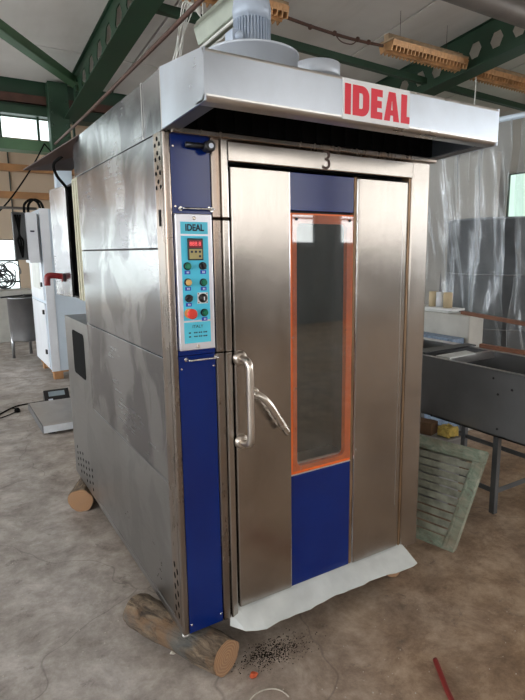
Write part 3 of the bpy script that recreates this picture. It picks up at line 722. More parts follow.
# control panel
cp = thing.__call__('control_panel_root', '', '', (0, 0, 0)) if False else None
px0, px1, pz0, pz1 = .0385, .1825, 1.358, 1.878
panel = bx('control_panel', (px0, px1, -.022, -.001, pz0, pz1), M['alu'], oven, .003, label='aluminium framed control panel with cyan face')
bx('face_plate', (px0 + .018, px1 - .018, -.0232, -.022, 1.475, 1.796), M['cyan'], panel)
bx('header_plate', (px0 + .018, px1 - .018, -.0232, -.022, 1.803, 1.848), M['cyan_dark'], panel)
bx('footer_plate', (px0 + .018, px1 - .018, -.0232, -.022, 1.386, 1.468), M['cyan_dark'], panel)
text_mesh('panel_lettering', 'IDEAL', .034, M['ink'], panel, (.111, -.0238, 1.8255), .82, .0003, .0012)
text_mesh('footer_lettering', 'ITALY', .017, M['ink'], panel, (.111, -.0238, 1.450), 1, .0002)
bm = B()
for z in (1.427, 1.412):
    for a, b in ((.074, .082), (.095, .101), (.103, .109), (.114, .120), (.122, .128), (.133, .139), (.141, .149)): box(bm, a, b, -.0236, -.0232, z - .003, z + .002)
obj('footer_small_print', bm, M['ink'], panel)
bx('thermostat', (.080, .141, -.030, -.0232, 1.705, 1.787), M['black'], panel, .002)
bx('display_window', (.085, .136, -.0308, -.030, 1.752, 1.780), M['red_dark'], panel)
text_mesh('display_digits', '888.8', .022, M['red_digits'], panel, (.109, -.0312, 1.766), .95, .0002)
bx('keypad', (.085, .136, -.0308, -.030, 1.710, 1.747), M['gold'], panel)
bm = B()
for i in range(3): box(bm, .090 + i * .016, .099 + i * .016, -.0318, -.0308, 1.733, 1.741)
box(bm, .122, .131, -.0318, -.0308, 1.716, 1.724); obj('keypad_keys', bm, M['ink'], panel, split=True)
def button(x, z, kind, mat):
    bm = B()
    if kind == 'push':
        lathe(bm, (x, -.0232, z), [(.015, 0), (.015, -.005), (.013, -.008)], 24, 'y', 1); lathe(bm, (x, -.031, z), [(.0115, 0), (.0115, -.006), (.009, -.009)], 24, 'y', 0)
    elif kind == 'selector':
        lathe(bm, (x, -.0232, z), [(.015, 0), (.015, -.006), (.013, -.010)], 24, 'y', 1); n0 = len(bm.verts); box(bm, x - .004, x + .004, -.043, -.032, z - .012, z + .012)
        bm.verts.ensure_lookup_table(); R_ = Matrix.Rotation(math.radians(-25 if x > .1 else 40), 3, 'Y')
        for v in bm.verts[n0:]: v.co = R_ @ (v.co - Vector((x, -.03, z))) + Vector((x, -.03, z))
    elif kind == 'mush':
        lathe(bm, (x - .004, -.0232, z + .001), [(.019, 0), (.019, -.002)], 24, 'y', 1); lathe(bm, (x, -.025, z), [(.011, 0), (.011, -.010), (.019, -.014), (.020, -.022), (.015, -.027)], 28, 'y', 0)
    elif kind == 'dial':
        box(bm, x - .021, x + .021, -.027, -.0232, z - .021, z + .021, 1); lathe(bm, (x, -.027, z), [(.0175, 0), (.0175, -.004), (.011, -.006), (.009, -.014)], 28, 'y', 0)
        box(bm, x - .002, x + .002, -.0425, -.041, z - .008, z + .006, 1)
        for a in range(4): lathe(bm, (x + (.017 if a % 2 else -.017), -.0271, z + (.017 if a > 1 else -.017)), [(.0025, 0), (.002, -.001)], 8, 'y', 0)
    return bm
bl = [('push_button', .077, 1.683, 'push', 'green_btn', 'black', 'green push button under the display'), ('selector_switch', .138, 1.683, 'selector', 'black', 'black', 'black selector switch, upper one'),
      ('push_button', .077, 1.622, 'push', 'yellow_btn', 'black', 'cream push button'), ('push_button', .139, 1.620, 'push', 'green_btn', 'black', 'green push button beside the cream one'),
      ('selector_switch', .078, 1.561, 'selector', 'black', 'black', 'black selector switch, lower one'), ('timer_dial', .134, 1.560, 'dial', 'black', 'sign_white', 'round black timer dial on a pale square plate'),
      ('emergency_stop', .082, 1.502, 'mush', 'red_btn', 'yellow_btn', 'red mushroom emergency stop button'), ('push_button', .139, 1.503, 'push', 'green_btn', 'black', 'green push button, lowest one')]
for nm, x, z, kd, m1, m2, lb in bl:
    obj(nm, button(x, z, kd, m1), [M[m1], M[m2]], panel, label=lb)
for x, z in ((.077, 1.660), (.140, 1.660), (.077, 1.598), (.140, 1.596), (.078, 1.537), (.140, 1.478)):
    bm = B(); box(bm, x - .0115, x + .0115, -.0242, -.0232, z - .0075, z + .0065); box(bm, x - .003, x + .001, -.0246, -.0242, z - .004, z + .003, 1); box(bm, x + .003, x + .006, -.0246, -.0242, z - .004, z + .003, 1)
    obj('button_tag', bm, [M['tagblue'], M['white_ink']], panel)
bm = B()
for z in (1.862, 1.372): lathe(bm, (.111, -.022, z), [(.007, 0), (.007, -.003), (.004, -.005)], 16, 'y')
obj('panel_screws', bm, M['handle_steel'], panel, split=True)
panel.location += Vector((-.016, 0, .0493)); panel.scale = (1, 1, .977)
for z, lb in ((1.902, 'thin chrome bar above the control panel'), (1.338, 'thin chrome bar below the control panel')):
    bm = B(); tube(bm, catmull([(.052, -.001, z), (.054, -.026, z), (.062, -.032, z), (.11, -.032, z), (.165, -.032, z), (.173, -.026, z), (.175, -.001, z)], 5), .0038, 10)
    for x in (.052, .175): lathe(bm, (x, -.001, z), [(.009, 0), (.008, -.005)], 16, 'y')
    obj('grab_bar', bm, M['chrome'], oven, label=lb)
# fan, motor and chimney stub on the roof
bm = B(); fx, fy = .70, .60; lathe(bm, (fx, fy, ZR), [(.225, 0), (.225, .31), (.232, .31), (.232, .322), (.215, .327)], 56); fan = obj('fan_housing', bm, M['fan_paint'], oven, label='round pale grey fan housing on the roof')
bm = B(); mz = ZR + .327
lathe(bm, (fx, fy, mz), [(.088, 0), (.088, .02), (.078, .03), (.078, .15), (.092, .152), (.095, .20), (.088, .245), (.055, .272), (.02, .278)], 40)
for k in range(36):
    a = k * 2 * PI / 36; c, s = math.cos(a), math.sin(a); n_ = Vector((-s, c, 0)) * .0022
    p = Vector((fx, fy, mz + .028)); prism(bm, [p + Vector((c, s, 0)) * .076 + n_, p + Vector((c, s, 0)) * .092 + n_, p + Vector((c, s, 0)) * .092 - n_, p + Vector((c, s, 0)) * .076 - n_], (0, 0, .122))
mo = obj('motor', bm, M['motor_paint'], oven, label='grey blue electric motor with cooling fins')
bm = B(); box(bm, fx - .145, fx - .085, fy - .07, fy + .01, mz + .01, mz + .075); lathe(bm, (fx - .115, fy - .07, mz + .045), [(.018, .0), (.018, -.02), (.01, -.03)], 16, 'y'); obj('terminal_box', bm, M['motor_paint'], mo, bev=.004)
bm = B(); sx_, sy_ = 1.27, .84; lathe(bm, (sx_, sy_, ZR), [(.10, 0), (.10, .37), (.128, .37), (.132, .375), (.132, .44), (.126, .44), (.126, .38), (.09, .372)], 40); obj('flue_stub', bm, M['fan_paint'], oven, label='short pale flue pipe with a collar')
# burner housing and electric cabinet at the back
YB0, YB1, ZBX = D + .004, 2.09, 1.318
bm = B(); box(bm, .0, W, YB0, YB1, ZB, ZBX)
for k in range(6):
    for c in range(4):
        y = 1.55 + k * .085; z = .225 + c * .045 + .02 * (k % 2) + (k > 2) * .01
        lathe(bm, (-.001, y, z), [(.011, 0), (.011, -.001)], 10, 'x', 1)
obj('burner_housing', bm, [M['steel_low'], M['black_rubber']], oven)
bm = B(); r_ = .03; pts = []
y0, y1, z0, z1 = 1.535, 1.865, .955, 1.245
for cx, cz, a0 in ((y1 - r_, z1 - r_, 0), (y0 + r_, z1 - r_, 90), (y0 + r_, z0 + r_, 180), (y1 - r_, z0 + r_, 270)):
    for k in range(5): a = math.radians(a0 + 22.5 * k); pts.append((-.0025, cx + r_ * math.cos(a), cz + r_ * math.sin(a)))
prism(bm, pts, (.005, 0, 0)); obj('burner_opening', bm, M['black_rubber'], oven, label='black rounded opening in the burner housing')
ZE0, ZE1 = 1.463, 2.16
bm = B(); e0, e1 = 1.47, 2.08
for dims in ((.012, .5, e0, e1, ZE0, ZE0 + .01), (.012, .5, e0, e1, ZE1 - .01, ZE1), (.49, .5, e0, e1, ZE0, ZE1), (.012, .5, e0, e0 + .01, ZE0, ZE1), (.012, .5, e1 - .01, e1, ZE0, ZE1)): box(bm, *dims)
obj('electric_cabinet', bm, M['soot'], oven)
bm = B()
for k in range(4): box(bm, .25, .35, 1.52 + k * .06, 1.56 + k * .06, 1.60 + (k % 2) * .2, 1.72 + (k % 2) * .2)
tube(bm, catmull([(.1, 1.56, 1.9), (.1, 1.58, 1.75), (.12, 1.6, 1.62), (.1, 1.62, 1.5)], 5), .006, 6); obj('switchgear', bm, M['grey_metal'], oven)
bm = B(); box(bm, -.001, .015, D + .005, 1.56, ZE0, ZE1 + .01); box(bm, -.008, .0, D + .03, D + .045, ZE0, ZE1); box(bm, -.008, .0, D + .10, D + .12, ZE0, ZE1); obj('cabinet_seal', bm, M['cabinet_seal'], oven, bev=.003)
bm = B(); a = math.radians(4)
prism(bm, [(-.002, 1.762, ZE0), (.014, 1.762, ZE0), (-.022, 2.10, ZE0), (-.038, 2.10, ZE0)], (0, 0, ZE1 - ZE0)); cd = obj('cabinet_door', bm, M['steel_side'], oven, bev=.002, label='half open steel cabinet door')
bm = B(); lathe(bm, (-.025, 1.92, 1.585), [(.03, .0), (.03, -.008)], 16, 'x'); tube(bm, catmull([(-.03, 1.92, 1.592), (-.09, 1.92, 1.60), (-.118, 1.92, 1.59), (-.122, 1.92, 1.535)], 5), .020, 12); obj('door_handle', bm, M['red_plastic'], cd, label='dark red handle')
bm = B(); prism(bm, [(.0, 1.28, ZR - .004), (-.20, 1.98, 2.262), (.10, 2.02, 2.285), (.10, 1.45, ZR - .06)], (0, 0, .006)); obj('roof_flap', bm, M['rust_flap'], oven, label='brown rusty sheet flap over the cabinet')
bm = B(); tube(bm, catmull([(-.03, 1.62, 2.31), (-.07, 1.68, 2.27), (-.05, 1.72, 2.21), (.0, 1.74, 2.15), (.02, 1.76, 2.10)], 5), .009, 8); obj('cabinet_cable', bm, M['black_rubber'], oven)

# ------------------------------------------------------------------ LOGS
def log(name, a, b, r, label, seed, seg=36, n=30):
    a, b = Vector(a), Vector(b); L = (b - a).length; bm = B(); rings = []
    for i in range(n + 1):
        x = L * i / n; ring = []
        for k in range(seg):
            th_ = 2 * PI * k / seg; d = Vector((0, math.cos(th_), math.sin(th_)))
            nz = noise.noise(Vector((x * 6, d.y * 1.4, d.z * 1.4 + seed))) * .10 + noise.noise(Vector((x * 22, d.y * 5, d.z * 5 + seed))) * .05
            rr = r * (1 + nz + .05 * math.cos(2 * th_ + seed)) * (1 - .04 * i / n)
            if i in (0, n): rr *= .965
            ring.append(bm.verts.new(Vector((x, 0, 0)) + d * rr))
        rings.append(ring)
    for i in range(n):
        for k in range(seg):
            f = bm.faces.new((rings[i][k], rings[i][(k + 1) % seg], rings[i + 1][(k + 1) % seg], rings[i + 1][k])); f.smooth = True
    for rg, sgn in ((rings[0], -1), (rings[-1], 1)):
        c = bm.verts.new(Vector((rg[0].co.x + sgn * .002, 0, 0)))
        for k in range(seg): f = bm.faces.new((c, rg[k], rg[(k + 1) % seg])); f.material_index = 1
    bmesh.ops.recalc_face_normals(bm, faces=bm.faces[:])
    me = bpy.data.meshes.new(name); bm.to_mesh(me); bm.free(); me.materials.append(M['bark']); me.materials.append(M['cut'])
    o = bpy.data.objects.new(name, me); COL.objects.link(o); d = (b - a).normalized()
    o.rotation_euler = (0, -math.asin(d.z), math.atan2(d.y, d.x)); o.location = a
    o['label'] = label; o['category'] = 'log'; o['group'] = 'logs propping up the oven'; return o
log('log', (-.080, .405, .080), (.138, -.105, .080), .083, 'thick bark covered log under the front left corner of the oven', 1)
log('log', (-.05, 1.75, .080), (.22, 2.3, .080), .083, 'log with a round sawn end under the rear left corner of the oven', 5)
log('log', (1.15, .55, .079), (1.21, .02, .079), .080, 'log mostly hidden under the right end of the white threshold sheet', 9)

# ------------------------------------------------------------------ FLOOR BITS
bm = B(); tube(bm, catmull([(.922, -.53, .012), (.87, -.615, .012), (.82, -.70, .012), (.78, -.80, .012), (.76, -.95, .012)], 6), .011, 12)
obj('red_rod', bm, M['red_hose'], label='dull red rubber rod lying on the floor at the bottom edge', cat='hose')
def pebble(name, c, s, mat, label, cat, seed):
    bm = B(); bmesh.ops.create_icosphere(bm, subdivisions=2, radius=1)
    for v in bm.verts:
        k = 1 + .35 * noise.noise(v.co * 1.5 + Vector((seed, 0, 0))); v.co = Vector((v.co.x * s[0] * k, v.co.y * s[1] * k, v.co.z * s[2] * k))
    mz_ = min(v.co.z for v in bm.verts)
    for v in bm.verts: v.co += Vector((c[0], c[1], -mz_))
    return obj(name, bm, mat, label=label, cat=cat)
pebble('brick_chip', (.224, -.18), (.017, .014, .012), M['brick'], 'small red brick chip on the floor before the oven', 'brick chip', 2)
pebble('stone_chip', (-.005, .13), (.018, .012, .008), M['stone'], 'pale stone chip beside the front left log', 'stone', 4)
bm = B(); pts = [(.205 + .085 * math.cos(a) + .0 , -.345 + .085 * math.sin(a), .004 + .002 * math.sin(3 * a)) for a in [i * 2 * PI / 30 * .92 for i in range(31)]]
tube(bm, pts, .0028, 6); obj('wire_loop', bm, M['stone'], label='loop of pale wire on the floor at the bottom edge', cat='wire')
bm = B(); random.seed(11)
for i in range(900):
    g1, g2 = random.gauss(0, .085), random.gauss(0, .036)
    x, y = .37 + g1 * .9 + g2 * .4, -.10 + g2 - g1 * .15
    r = random.uniform(.0008, .0026); bmesh.ops.create_icosphere(bm, subdivisions=1, radius=r, matrix=Matrix.Translation((x, y, r * .6)))
obj('soot_grains', bm, M['black_rubber'], label='scattered black soot grains on the floor below the door', cat='debris', kind='stuff')
bm = B(); random.seed(12)
for i in range(500):
    x, y = random.uniform(-.8, 1.5), random.uniform(-.9, 2.0)
    if -.15 < x < 1.5 and y > -.15: continue
    r = random.uniform(.001, .0035); bmesh.ops.create_icosphere(bm, subdivisions=1, radius=r, matrix=Matrix.Translation((x, y, r * .5)))
obj('floor_grit', bm, M['stone'], label='fine pale grit strewn over the concrete floor', cat='grit', kind='stuff')

# ------------------------------------------------------------------ RIGHT SIDE: trough table
tb = thing('steel_trough_table', 'long grey steel trough table with angle legs right of the oven', 'table', (2.5, .4, 0))
TX0, TX1, TY0, TY1, TZ0, TZ1 = 2.25, 2.83, -.28, 1.45, .545, .985
bm = B(); t = .012
box(bm, TX0, TX0 + t, TY0, TY1, TZ0, TZ1); box(bm, TX1 - t, TX1, TY0, TY1, TZ0, TZ1); box(bm, TX0, TX1, TY0, TY0 + t, TZ0, TZ1); box(bm, TX0, TX1, TY1 - t, TY1, TZ0, TZ1); box(bm, TX0, TX1, TY0, TY1, TZ0, TZ0 + t)
obj('trough', bm, M['dark_steel'], tb)
bm = B(); box(bm, TX0 - .004, TX0 + .02, TY0, TY1, TZ1, TZ1 + .006); box(bm, TX1 - .03, TX1 + .03, TY0, TY1, TZ1, TZ1 + .008); obj('rim', bm, M['steel_edge'], tb, bev=.002)
bm = B(); box(bm, TX0 + .012, TX1 - .012, .66, .69, TZ1 - .05, TZ1 + .006); obj('divider', bm, M['steel_edge'], tb)
for (x, y) in ((2.285, .19), (2.80, .19), (2.285, 1.35), (2.80, .87), (2.80, 1.35)):
    bm = B(); box(bm, x - .018, x + .018, y - .003, y + .003, .0, TZ0); box(bm, x - .018, x - .013, y + .003, y + .036, 0, TZ0); obj('leg', bm, M['grey_metal'], tb)
for a, b in (((2.285, .2, .155), (2.285, 1.35, .155)), ((2.80, .2, .25), (2.80, 1.35, .25)), ((2.285, .20, .155), (2.80, .20, .155)), ((2.285, 1.35, .155), (2.8, 1.35, .155))):
    bm = B(); bar(bm, a, b, .006, .035); obj('brace', bm, M['grey_metal'], tb)
bm = B()
for (y, z) in ((.24, .93), (.19, .60), (.20, .83), (.1, .88), (.75, .55), (-.05, .6)): lathe(bm, (TX0 - .0, y, z), [(.008, 0), (.006, -.004)], 12, 'x')
obj('bolts', bm, M['soot'], tb, split=True)
for k, (xx, z) in enumerate(((2.44, 1.02),)): pass
bm = B(); prism(bm, [(2.255, .84, TZ1 + .009), (2.255, .99, TZ1 + .009), (2.85, .95, TZ1 + .009), (2.85, .86, TZ1 + .009)], (0, 0, .012)); obj('black_board', bm, M['black'], label='black board lying across the trough table beside the oven', cat='board')
bm = B(); prism(bm, [(2.255, .735, TZ1 + .007), (2.27, .62, TZ1 + .007), (2.57, .64, TZ1 + .007), (2.595, .75, TZ1 + .007)], (0, 0, .01)); obj('white_strip', bm, M['white_sheet'], label='white plastic strip lying across the trough table', cat='strip')
bm = B(); bar(bm, (2.838, -.25, TZ1 + .025), (2.83, .80, TZ1 + .025), .035, .03); obj('timber_lath', bm, M['wood_lath'], label='brown lath lying on the far rim of the trough table', cat='lath')
# box in film behind the table with tray, cans and lath
bx('wrapped_box', (3.45, 3.66, 1.42, 3.2, 0, 1.14), M['wrapped'], None, .01, label='dusty pale wrapped box behind the trough table', cat='box')
bx('printed_carton', (3.28, 3.44, 1.46, 2.25, .0, .93), M['blue_print'], None, .004, label='blue and white printed carton in front of the wrapped box', cat='carton')
tr = thing('white_tray', 'shallow white tray on the wrapped box', 'tray', (3.6, 2.0, 1.14))
bm = B(); prism(bm, [(3.46, 1.64, 1.165), (3.65, 1.64, 1.165), (3.65, 2.15, 1.165), (3.46, 2.15, 1.165)], (0, 0, .02)); obj('tray_top', bm, M['sign_white'], tr, bev=.004)
bm = B(); box(bm, 3.48, 3.63, 1.70, 2.1, 1.141, 1.165); obj('tray_base', bm, M['white_sheet'], tr)
for i, (x, y, m, lb) in enumerate(((3.55, 1.965, 'cream_tube', 'cream cardboard tube, leftmost on the white tray'), (3.55, 1.87, 'white_paint', 'white cardboard tube, middle one on the white tray'), (3.55, 1.775, 'cream_tube', 'cream cardboard tube, rightmost on the white tray'))):
    bm = B(); lathe(bm, (x, y, 1.186), [(.045, 0), (.045, .15), (.038, .15), (.038, .135), (.012, .13)], 28); obj('cardboard_tube', bm, M[m], label=lb, cat='tube', group='tubes on the white tray')
bm = B(); lathe(bm, (3.62, 1.94, 1.186), [(.018, 0), (.018, .16), (.010, .2), (.008, .3), (.001, .36)], 20); obj('spray_bottle', bm, M['dark_steel'], label='slim dark bottle behind the cardboard tubes', cat='bottle')
bm = B(); bar(bm, (3.0, 1.10, 1.272), (2.98, .05, 1.215), .05, .035); bar(bm, (3.0, 1.10, 1.272), (3.5, 1.48, 1.19), .05, .03)
bm.free()
bm = B(); bar(bm, (3.52, 1.56, 1.158), (3.05, .27, 1.172), .045, .03); obj('timber_lath', bm, M['wood_lath'], label='reddish brown lath sticking out from the top of the wrapped box', cat='lath')
# tall drum behind the film
bm = B(); lathe(bm, (5.45, 2.52, 0), [(.72, 0), (.72, 2.10), (.735, 2.10), (.735, 2.13), (.70, 2.13)], 64); dr = obj('steel_drum', bm, M['drum_paint'], label='tall dark grey steel drum behind hanging clear film', cat='drum')
bm = B()
for z in (1.45, .8): lathe(bm, (5.45, 2.52, z), [(.722, 0), (.728, .01), (.722, .02)], 64)
obj('drum_hoop', bm, M['dark_steel'], dr)
# clear film curtains
def film(name, p0, p1, z0, z1, label, seed, amp=.05, nu=90, nv=70, flare=.0):
    p0, p1 = Vector(p0), Vector(p1); d = (p1 - p0); nrm = Vector((-d.y, d.x)).normalized(); bm = B(); g = []
    for j in range(nv + 1):
        v = j / nv; row = []
        for i in range(nu + 1):
            u = i / nu; s = u * d.length
            w = math.sin(s * 17 + 2.2 * noise.noise(Vector((s * 2, v * 2.5, seed)))*2 + seed) * .5 + noise.noise(Vector((s * 7, v * 3.2, seed + 3))) * 1.3 + abs(noise.noise(Vector((s * 12 + v * 5, v * 3, seed + 9)))) * 1.0
            q = p0 + d * (u + flare * (v - .5) * (u - .5)) + nrm * w * amp * (.5 + .6 * (1 - v))
            row.append(bm.verts.new((q.x, q.y, z0 + (z1 - z0) * v)))
        g.append(row)
    for j in range(nv):
        for i in range(nu): f = bm.faces.new((g[j][i], g[j][i + 1], g[j + 1][i + 1], g[j + 1][i])); f.smooth = True
    return obj(name, bm, M['film'], label=label, cat='plastic film')
film('plastic_film', (4.25, 3.25), (4.35, 1.75), .02, 3.068, 'crumpled clear plastic film hanging just right of the oven', 2, .075)
film('plastic_film', (4.45, 1.72), (4.6, .75), .02, 3.068, 'crumpled clear plastic film hanging at the right edge of the view', 6, .09)
# rail that carries the film
bm = B(); tube(bm, [(4.22, 3.6, 3.10), (4.62, .2, 3.10)], .03, 10); cr = obj('curtain_rail', bm, M['pale_blue'], label='pale rail holding the hanging plastic film, behind the hood', cat='rail')
bm = B()
for (x, y) in ((4.22, 3.6), (4.62, .2)): tube(bm, [(x, y, 0), (x, y, 3.09)], .022, 10)
obj('rail_post', bm, M['grey_metal'], cr, split=True)
# partition seen through the film
bx('partition_panel', (7.2, 7.3, 4.05, 9.0, 0, 3.35), M['plaster'], None, .004, label='beige plaster partition behind the drum', cat='partition')

# shutter
O = Vector((1.665, .015, .0)); u = Vector((-.24, .97, 0)).normalized(); vdir = Vector((.40, .09, .50)); vdir = (vdir - u * vdir.dot(u)).normalized(); nn = u.cross(vdir).normalized()
if nn.x > 0: nn = -nn
Wd, Hd, T = .95, .655, .038
O = O + Vector((0, 0, .001))
lowest = 0
sh = thing('wooden_shutter', 'weathered louvred shutter with flaking green paint leaning beside the oven', 'shutter', (1.66, .4, 0))
def sb(bm, u0, u1, v0, v1, t0=0, t1=T, tilt=0):
    c = [O + u * a + vdir * b for a, b in ((u0, v0), (u1, v0), (u1, v1), (u0, v1))]
    n2 = -nn
    if tilt:
        prism(bm, [c[0] + n2 * t1, c[1] + n2 * t1, c[1] + n2 * (t1 - .008), c[0] + n2 * (t1 - .008)], (vdir * (v1 - v0) - n2 * (t1 - t0 - .008)))
    else: prism(bm, [c[0] + n2 * t0, c[1] + n2 * t0, c[1] + n2 * t1, c[0] + n2 * t1], vdir * (v1 - v0))
for v0, v1 in ((0, .07), (Hd - .085, Hd)):
    bm = B(); sb(bm, .075 if v0 == 0 else -.0, Wd, v0, v1); obj('rail', bm, M['shutter'], sh, bev=.003)
for u0 in (0, Wd - .075):
    bm = B(); sb(bm, u0, u0 + .074, 0 if u0 == 0 else .0711, Hd - .0855); obj('stile', bm, M['shutter'], sh, bev=.003)
bm = B(); sb(bm, .05, .062, .02, Hd - .1, -.006, .0); obj('stile_moulding', bm, M['shutter'], sh)
for k in range(10):
    v0 = .077 + k * (Hd - .165) / 10
    bm = B(); sb(bm, .076, Wd - .077, v0 + .004, v0 + .037, .002, .034, 1); obj('slat', bm, M['slat'], sh)
bx('back_board', (1, 1.001, 1, 1.001, 1, 1.001), M['soot']) if False else None
# beam with yellow foam behind the shutter
bx('grey_crate', (2.03, 2.235, .46, 1.25, 0, .47), M['grey_block'], None, .006, label='grey board crate below the trough table behind the shutter', cat='crate')
bm = B(); bar(bm, (2.12, .60, .515), (1.95, 1.2, .515), .10, .085); obj('timber_beam', bm, M['brown_wood'], label='short brown timber on the grey crate behind the shutter', cat='timber')
bm = B(); random.seed(5)
box(bm, 2.10, 2.20, .47, .57, .472, .535)
bmesh.ops.subdivide_edges(bm, edges=bm.edges[:], cuts=5, use_grid_fill=True)
for v in bm.verts: v.co += Vector([noise.noise(v.co * 40 + Vector((k * 9, 0, 0))) * .012 for k in range(3)])
mn = min(v.co.z for v in bm.verts)
for v in bm.verts: v.co.x += .05; v.co.z += .472 - mn
for v in bm.verts: v.co.x -= .03
obj('foam_lump', bm, M['yellow_foam'], label='crumbly yellow foam lump beside the brown timber on the crate', cat='foam')

# ------------------------------------------------------------------ LEFT SIDE
cx0, cy0 = .50, 6.05
pl = thing('wooden_pallet', 'wooden pallet under the tall white cabinet', 'pallet', (1.2, 6.8, 0))
for i, (x, y) in enumerate(((.52, 6.08), (1.2, 6.08), (1.9, 6.08), (.52, 6.95), (1.2, 6.95), (1.9, 6.95))):
    bx('block', (x, x + .12, y, y + .12, 0, .10), M['pallet'], pl, .003)
bm = B()
for y in (6.06, 6.5, 6.95): box(bm, .50, 2.05, y, y + .14, .10, .12)
obj('boards', bm, M['pallet'], pl, split=True)
cab = thing('white_cabinet', 'tall white machine cabinet on a pallet at the left', 'cabinet', (1.2, 6.7, .12))
bx('cabinet_body', (cx0, 2.3, cy0, 7.45, .121, 2.33), M['pale_blue'], cab, .01)
bx('corner_post', (cx0 - .012, cx0 + .10, cy0 - .012, cy0 + .0, .121, 2.33), M['white_paint'], cab, .003)
for z0, z1 in ((.16, 1.06), (1.10, 2.26)):
    d_ = bx('cabinet_door', (cx0 - .022, cx0 - .0005, cy0 + .12, 7.25, z0, z1), M['white_paint'], cab, .006)
    bm = B()
    for z in (z0 + .22, z1 - .12): box(bm, cx0 - .045, cx0 - .022, cy0 + .14, cy0 + .20, z - .03, z + .03)
    obj('latch', bm, M['black'], d_, split=True)
bm = B(); box(bm, cx0 - .026, cx0 - .022, cy0 + .3, 7.0, 1.25, 2.0); obj('cover_plate', bm, M['white_sheet'], cab)
cbx = thing('control_box', 'grey white control box mounted high on the white cabinet', 'control box', (.35, 6.2, 1.62))
bx('box_shell', (.32, .452, 6.02, 6.36, 1.62, 2.27), M['white_paint'], cbx, .006)
bx('badge', (.36, .41, 6.017, 6.02, 2.02, 2.04), M['ink'], cbx)
bm = B(); box(bm, .16, .32, 6.1, 6.11, 1.66, 2.27); box(bm, .16, .17, 6.02, 6.1, 1.66, 2.27); box(bm, .16, .32, 6.02, 6.1, 1.66, 1.67); box(bm, .16, .32, 6.02, 6.1, 2.26, 2.27); obj('open_tray', bm, M['grey_metal'], cbx)
bm = B()
for k in range(3): tube(bm, catmull([(.20 + .03 * k, 6.06, 2.24), (.23, 6.05, 2.0), (.21 + .03 * k, 6.05, 1.9), (.25, 6.06, 1.69)], 5), .012, 8)
obj('wiring', bm, M['black_rubber'], cbx)
bm = B()
for k in range(2): tube(bm, catmull([(.33 + .05 * k, 6.2, 2.26), (.34 + .05 * k, 6.2, 2.38), (.42 + .04 * k, 6.2, 2.45), (.50 + .04 * k, 6.2, 2.42), (.54 + .04 * k, 6.2, 2.31)], 5), .016, 8)
obj('cable_loop', bm, M['black_rubber'], cbx, split=True)
bm = B(); tube(bm, [(-2.2, 6.3, 2.34), (.5, 6.3, 2.34)], .018, 8); tube(bm, [(-2.2, 6.3, 2.34), (-2.2, 6.3, 0)], .018, 8); obj('pipe_rail', bm, M['grey_pipe'], label='thin grey pipe running left from the top of the white cabinet', cat='pipe')
# kettle tank on legs
kt = thing('kettle_tank', 'round stainless tank on legs left of the white cabinet', 'tank', (.44, 8.2, 0))
bm = B(); lathe(bm, (.46, 8.25, 0), [(.10, .26), (.24, .29), (.245, .31), (.245, 1.0), (.255, 1.0), (.255, 1.02), (.235, 1.02), (.235, .6)], 40); obj('vessel', bm, M['tank_steel'], kt)
for a in (200, 310, 70):
    c, s = math.cos(math.radians(a)), math.sin(math.radians(a)); bm = B(); tube(bm, [(.46 + .23 * c, 8.25 + .23 * s, .45), (.46 + .24 * c, 8.25 + .24 * s, 0)], .026, 12); obj('leg', bm, M['tank_steel'], kt)
bm = B(); tube(bm, [(.1, 7.95, 1.045), (.7, 8.3, 1.055)], .014, 8); tube(bm, [(.46, 8.12, 1.05), (.66, 8.28, 1.03)], .022, 8); obj('stirring_rod', bm, M['black'], label='black rod lying across the round tank', cat='rod')
# tangled wires before the far window
bm = B(); random.seed(21)
for k in range(14):
    c = Vector((.42 + random.uniform(-.12, .12), 10.5, -.05 + 1.30 + random.uniform(-.05, .2))); r = random.uniform(.08, .2)
    tube(bm, [c + Vector((r * math.cos(a), .04 * math.sin(2 * a + k), r * math.sin(a))) for a in [k + i * 2 * PI / 16 * .8 for i in range(17)]], .012, 6)
obj('cable_tangle', bm, M['grey_metal'], label='tangle of grey cables on the low stand before the far window', cat='cables')
bx('low_stand', (.0, .9, 10.1, 10.9, 0, 1.02), M['wrapped'], None, .01, label='low pale stand below the far window at the left edge', cat='stand')
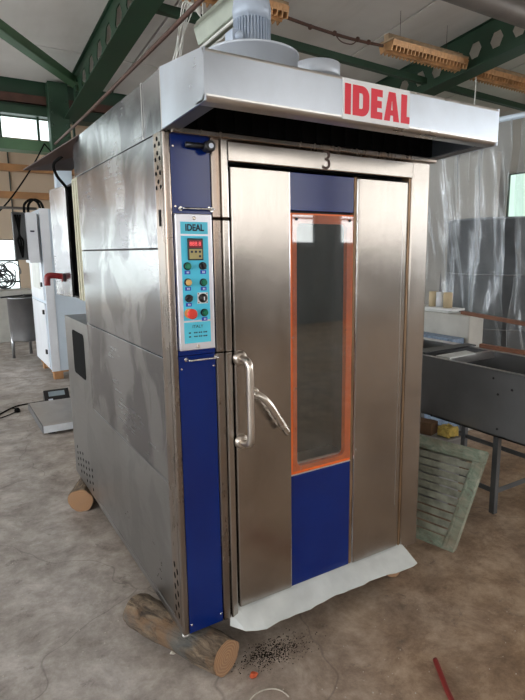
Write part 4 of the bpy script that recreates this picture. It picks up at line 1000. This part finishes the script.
# floor scale
fs = thing('floor_scale', 'low platform floor scale beside the oven at the left', 'scale', (.4, 4.0, 0))
bx('platform', (.0, .95, 3.58, 4.55, .045, .10), M['scale_top'], fs, .006)
bx('platform_edge', (-.002, .952, 3.565, 3.579, .03, .098), M['scale_side'], fs)
bx('platform_edge', (-.015, -.001, 3.579, 4.55, .03, .098), M['dark_steel'], fs)
for (x, y) in ((.08, 3.66), (.87, 3.66), (.08, 4.45), (.87, 4.45)):
    bm = B(); lathe(bm, (x, y, 0), [(.04, 0), (.04, .02), (.02, .025), (.02, .044)], 20); obj('foot', bm, M['black_rubber'], fs)
wd = thing('weight_indicator', 'black weight display unit standing behind the floor scale', 'display', (.36, 4.85, 0))
bm = B(); prism(bm, [(.20, 4.80, .0), (.20, 4.94, .0), (.20, 4.94, .12), (.20, 4.90, .14)], (.28, 0, 0)); obj('casing', bm, M['black'], wd, bev=.006)
nrm = Vector((0, -.14, .10)).normalized()
def on_slope(x0, x1, s0, s1, h):
    a = Vector((0, 4.80, .0)); d = Vector((0, .10, .14)); c = [Vector((x, 0, 0)) + a + d * s for x, s in ((x0, s0), (x1, s0), (x1, s1), (x0, s1))]
    bm = B(); n3 = Vector((0, -.14, .10)).normalized(); prism(bm, c, n3 * h); return bm
obj('lcd_screen', on_slope(.25, .43, .5, .85, .003), M['lcd'], wd)
bm = on_slope(.24, .29, .15, .32, .003); bm2 = bm; obj('button_row', bm, M['white_ink'], wd)
bm = B(); tube(bm, catmull([(.20, 4.86, .02), (.05, 4.9, .008), (-.10, 4.86, .008), (-.22, 4.72, .008), (-.36, 4.5, .008)], 6), .008, 8); lathe(bm, (-.12, 4.62, .0), [(.03, 0), (.03, .03), (.02, .045)], 14)
tube(bm, catmull([(-.12, 4.62, .01), (-.1, 4.72, .008), (-.16, 4.8, .008)], 4), .006, 6); tube(bm, catmull([(-.12, 4.62, .01), (-.3, 4.45, .008), (-.5, 4.45, .008)], 4), .006, 6)
obj('power_cable', bm, M['black_rubber'], label='black power cable with a plug on the floor at the left edge', cat='cable')

# ------------------------------------------------------------------ LIGHT
w = bpy.data.worlds.new('world'); SC.world = w; w.use_nodes = True
bg = w.node_tree.nodes['Background']; bg.inputs[0].default_value = (.8, .9, 1, 1); bg.inputs[1].default_value = .6

# ------------------------------------------------------------------ CAMERA
cam = bpy.data.cameras.new('camera'); co = bpy.data.objects.new('camera', cam); COL.objects.link(co)
co.location = (-.72155, -1.93936, 1.74362); co.rotation_euler = (1.39773, .00539, -.56935)
cam.sensor_fit = 'VERTICAL'; cam.sensor_height = 24; cam.lens = 24 * 543.58 / 700
cam.shift_x = (262.5 - 287.977) / 700; cam.shift_y = (346.992 - 350) / 700
SC.camera = co
SC.view_settings.view_transform = 'Standard'; SC.view_settings.look = 'None'; SC.view_settings.gamma = 1; SC.view_settings.exposure = 0.3
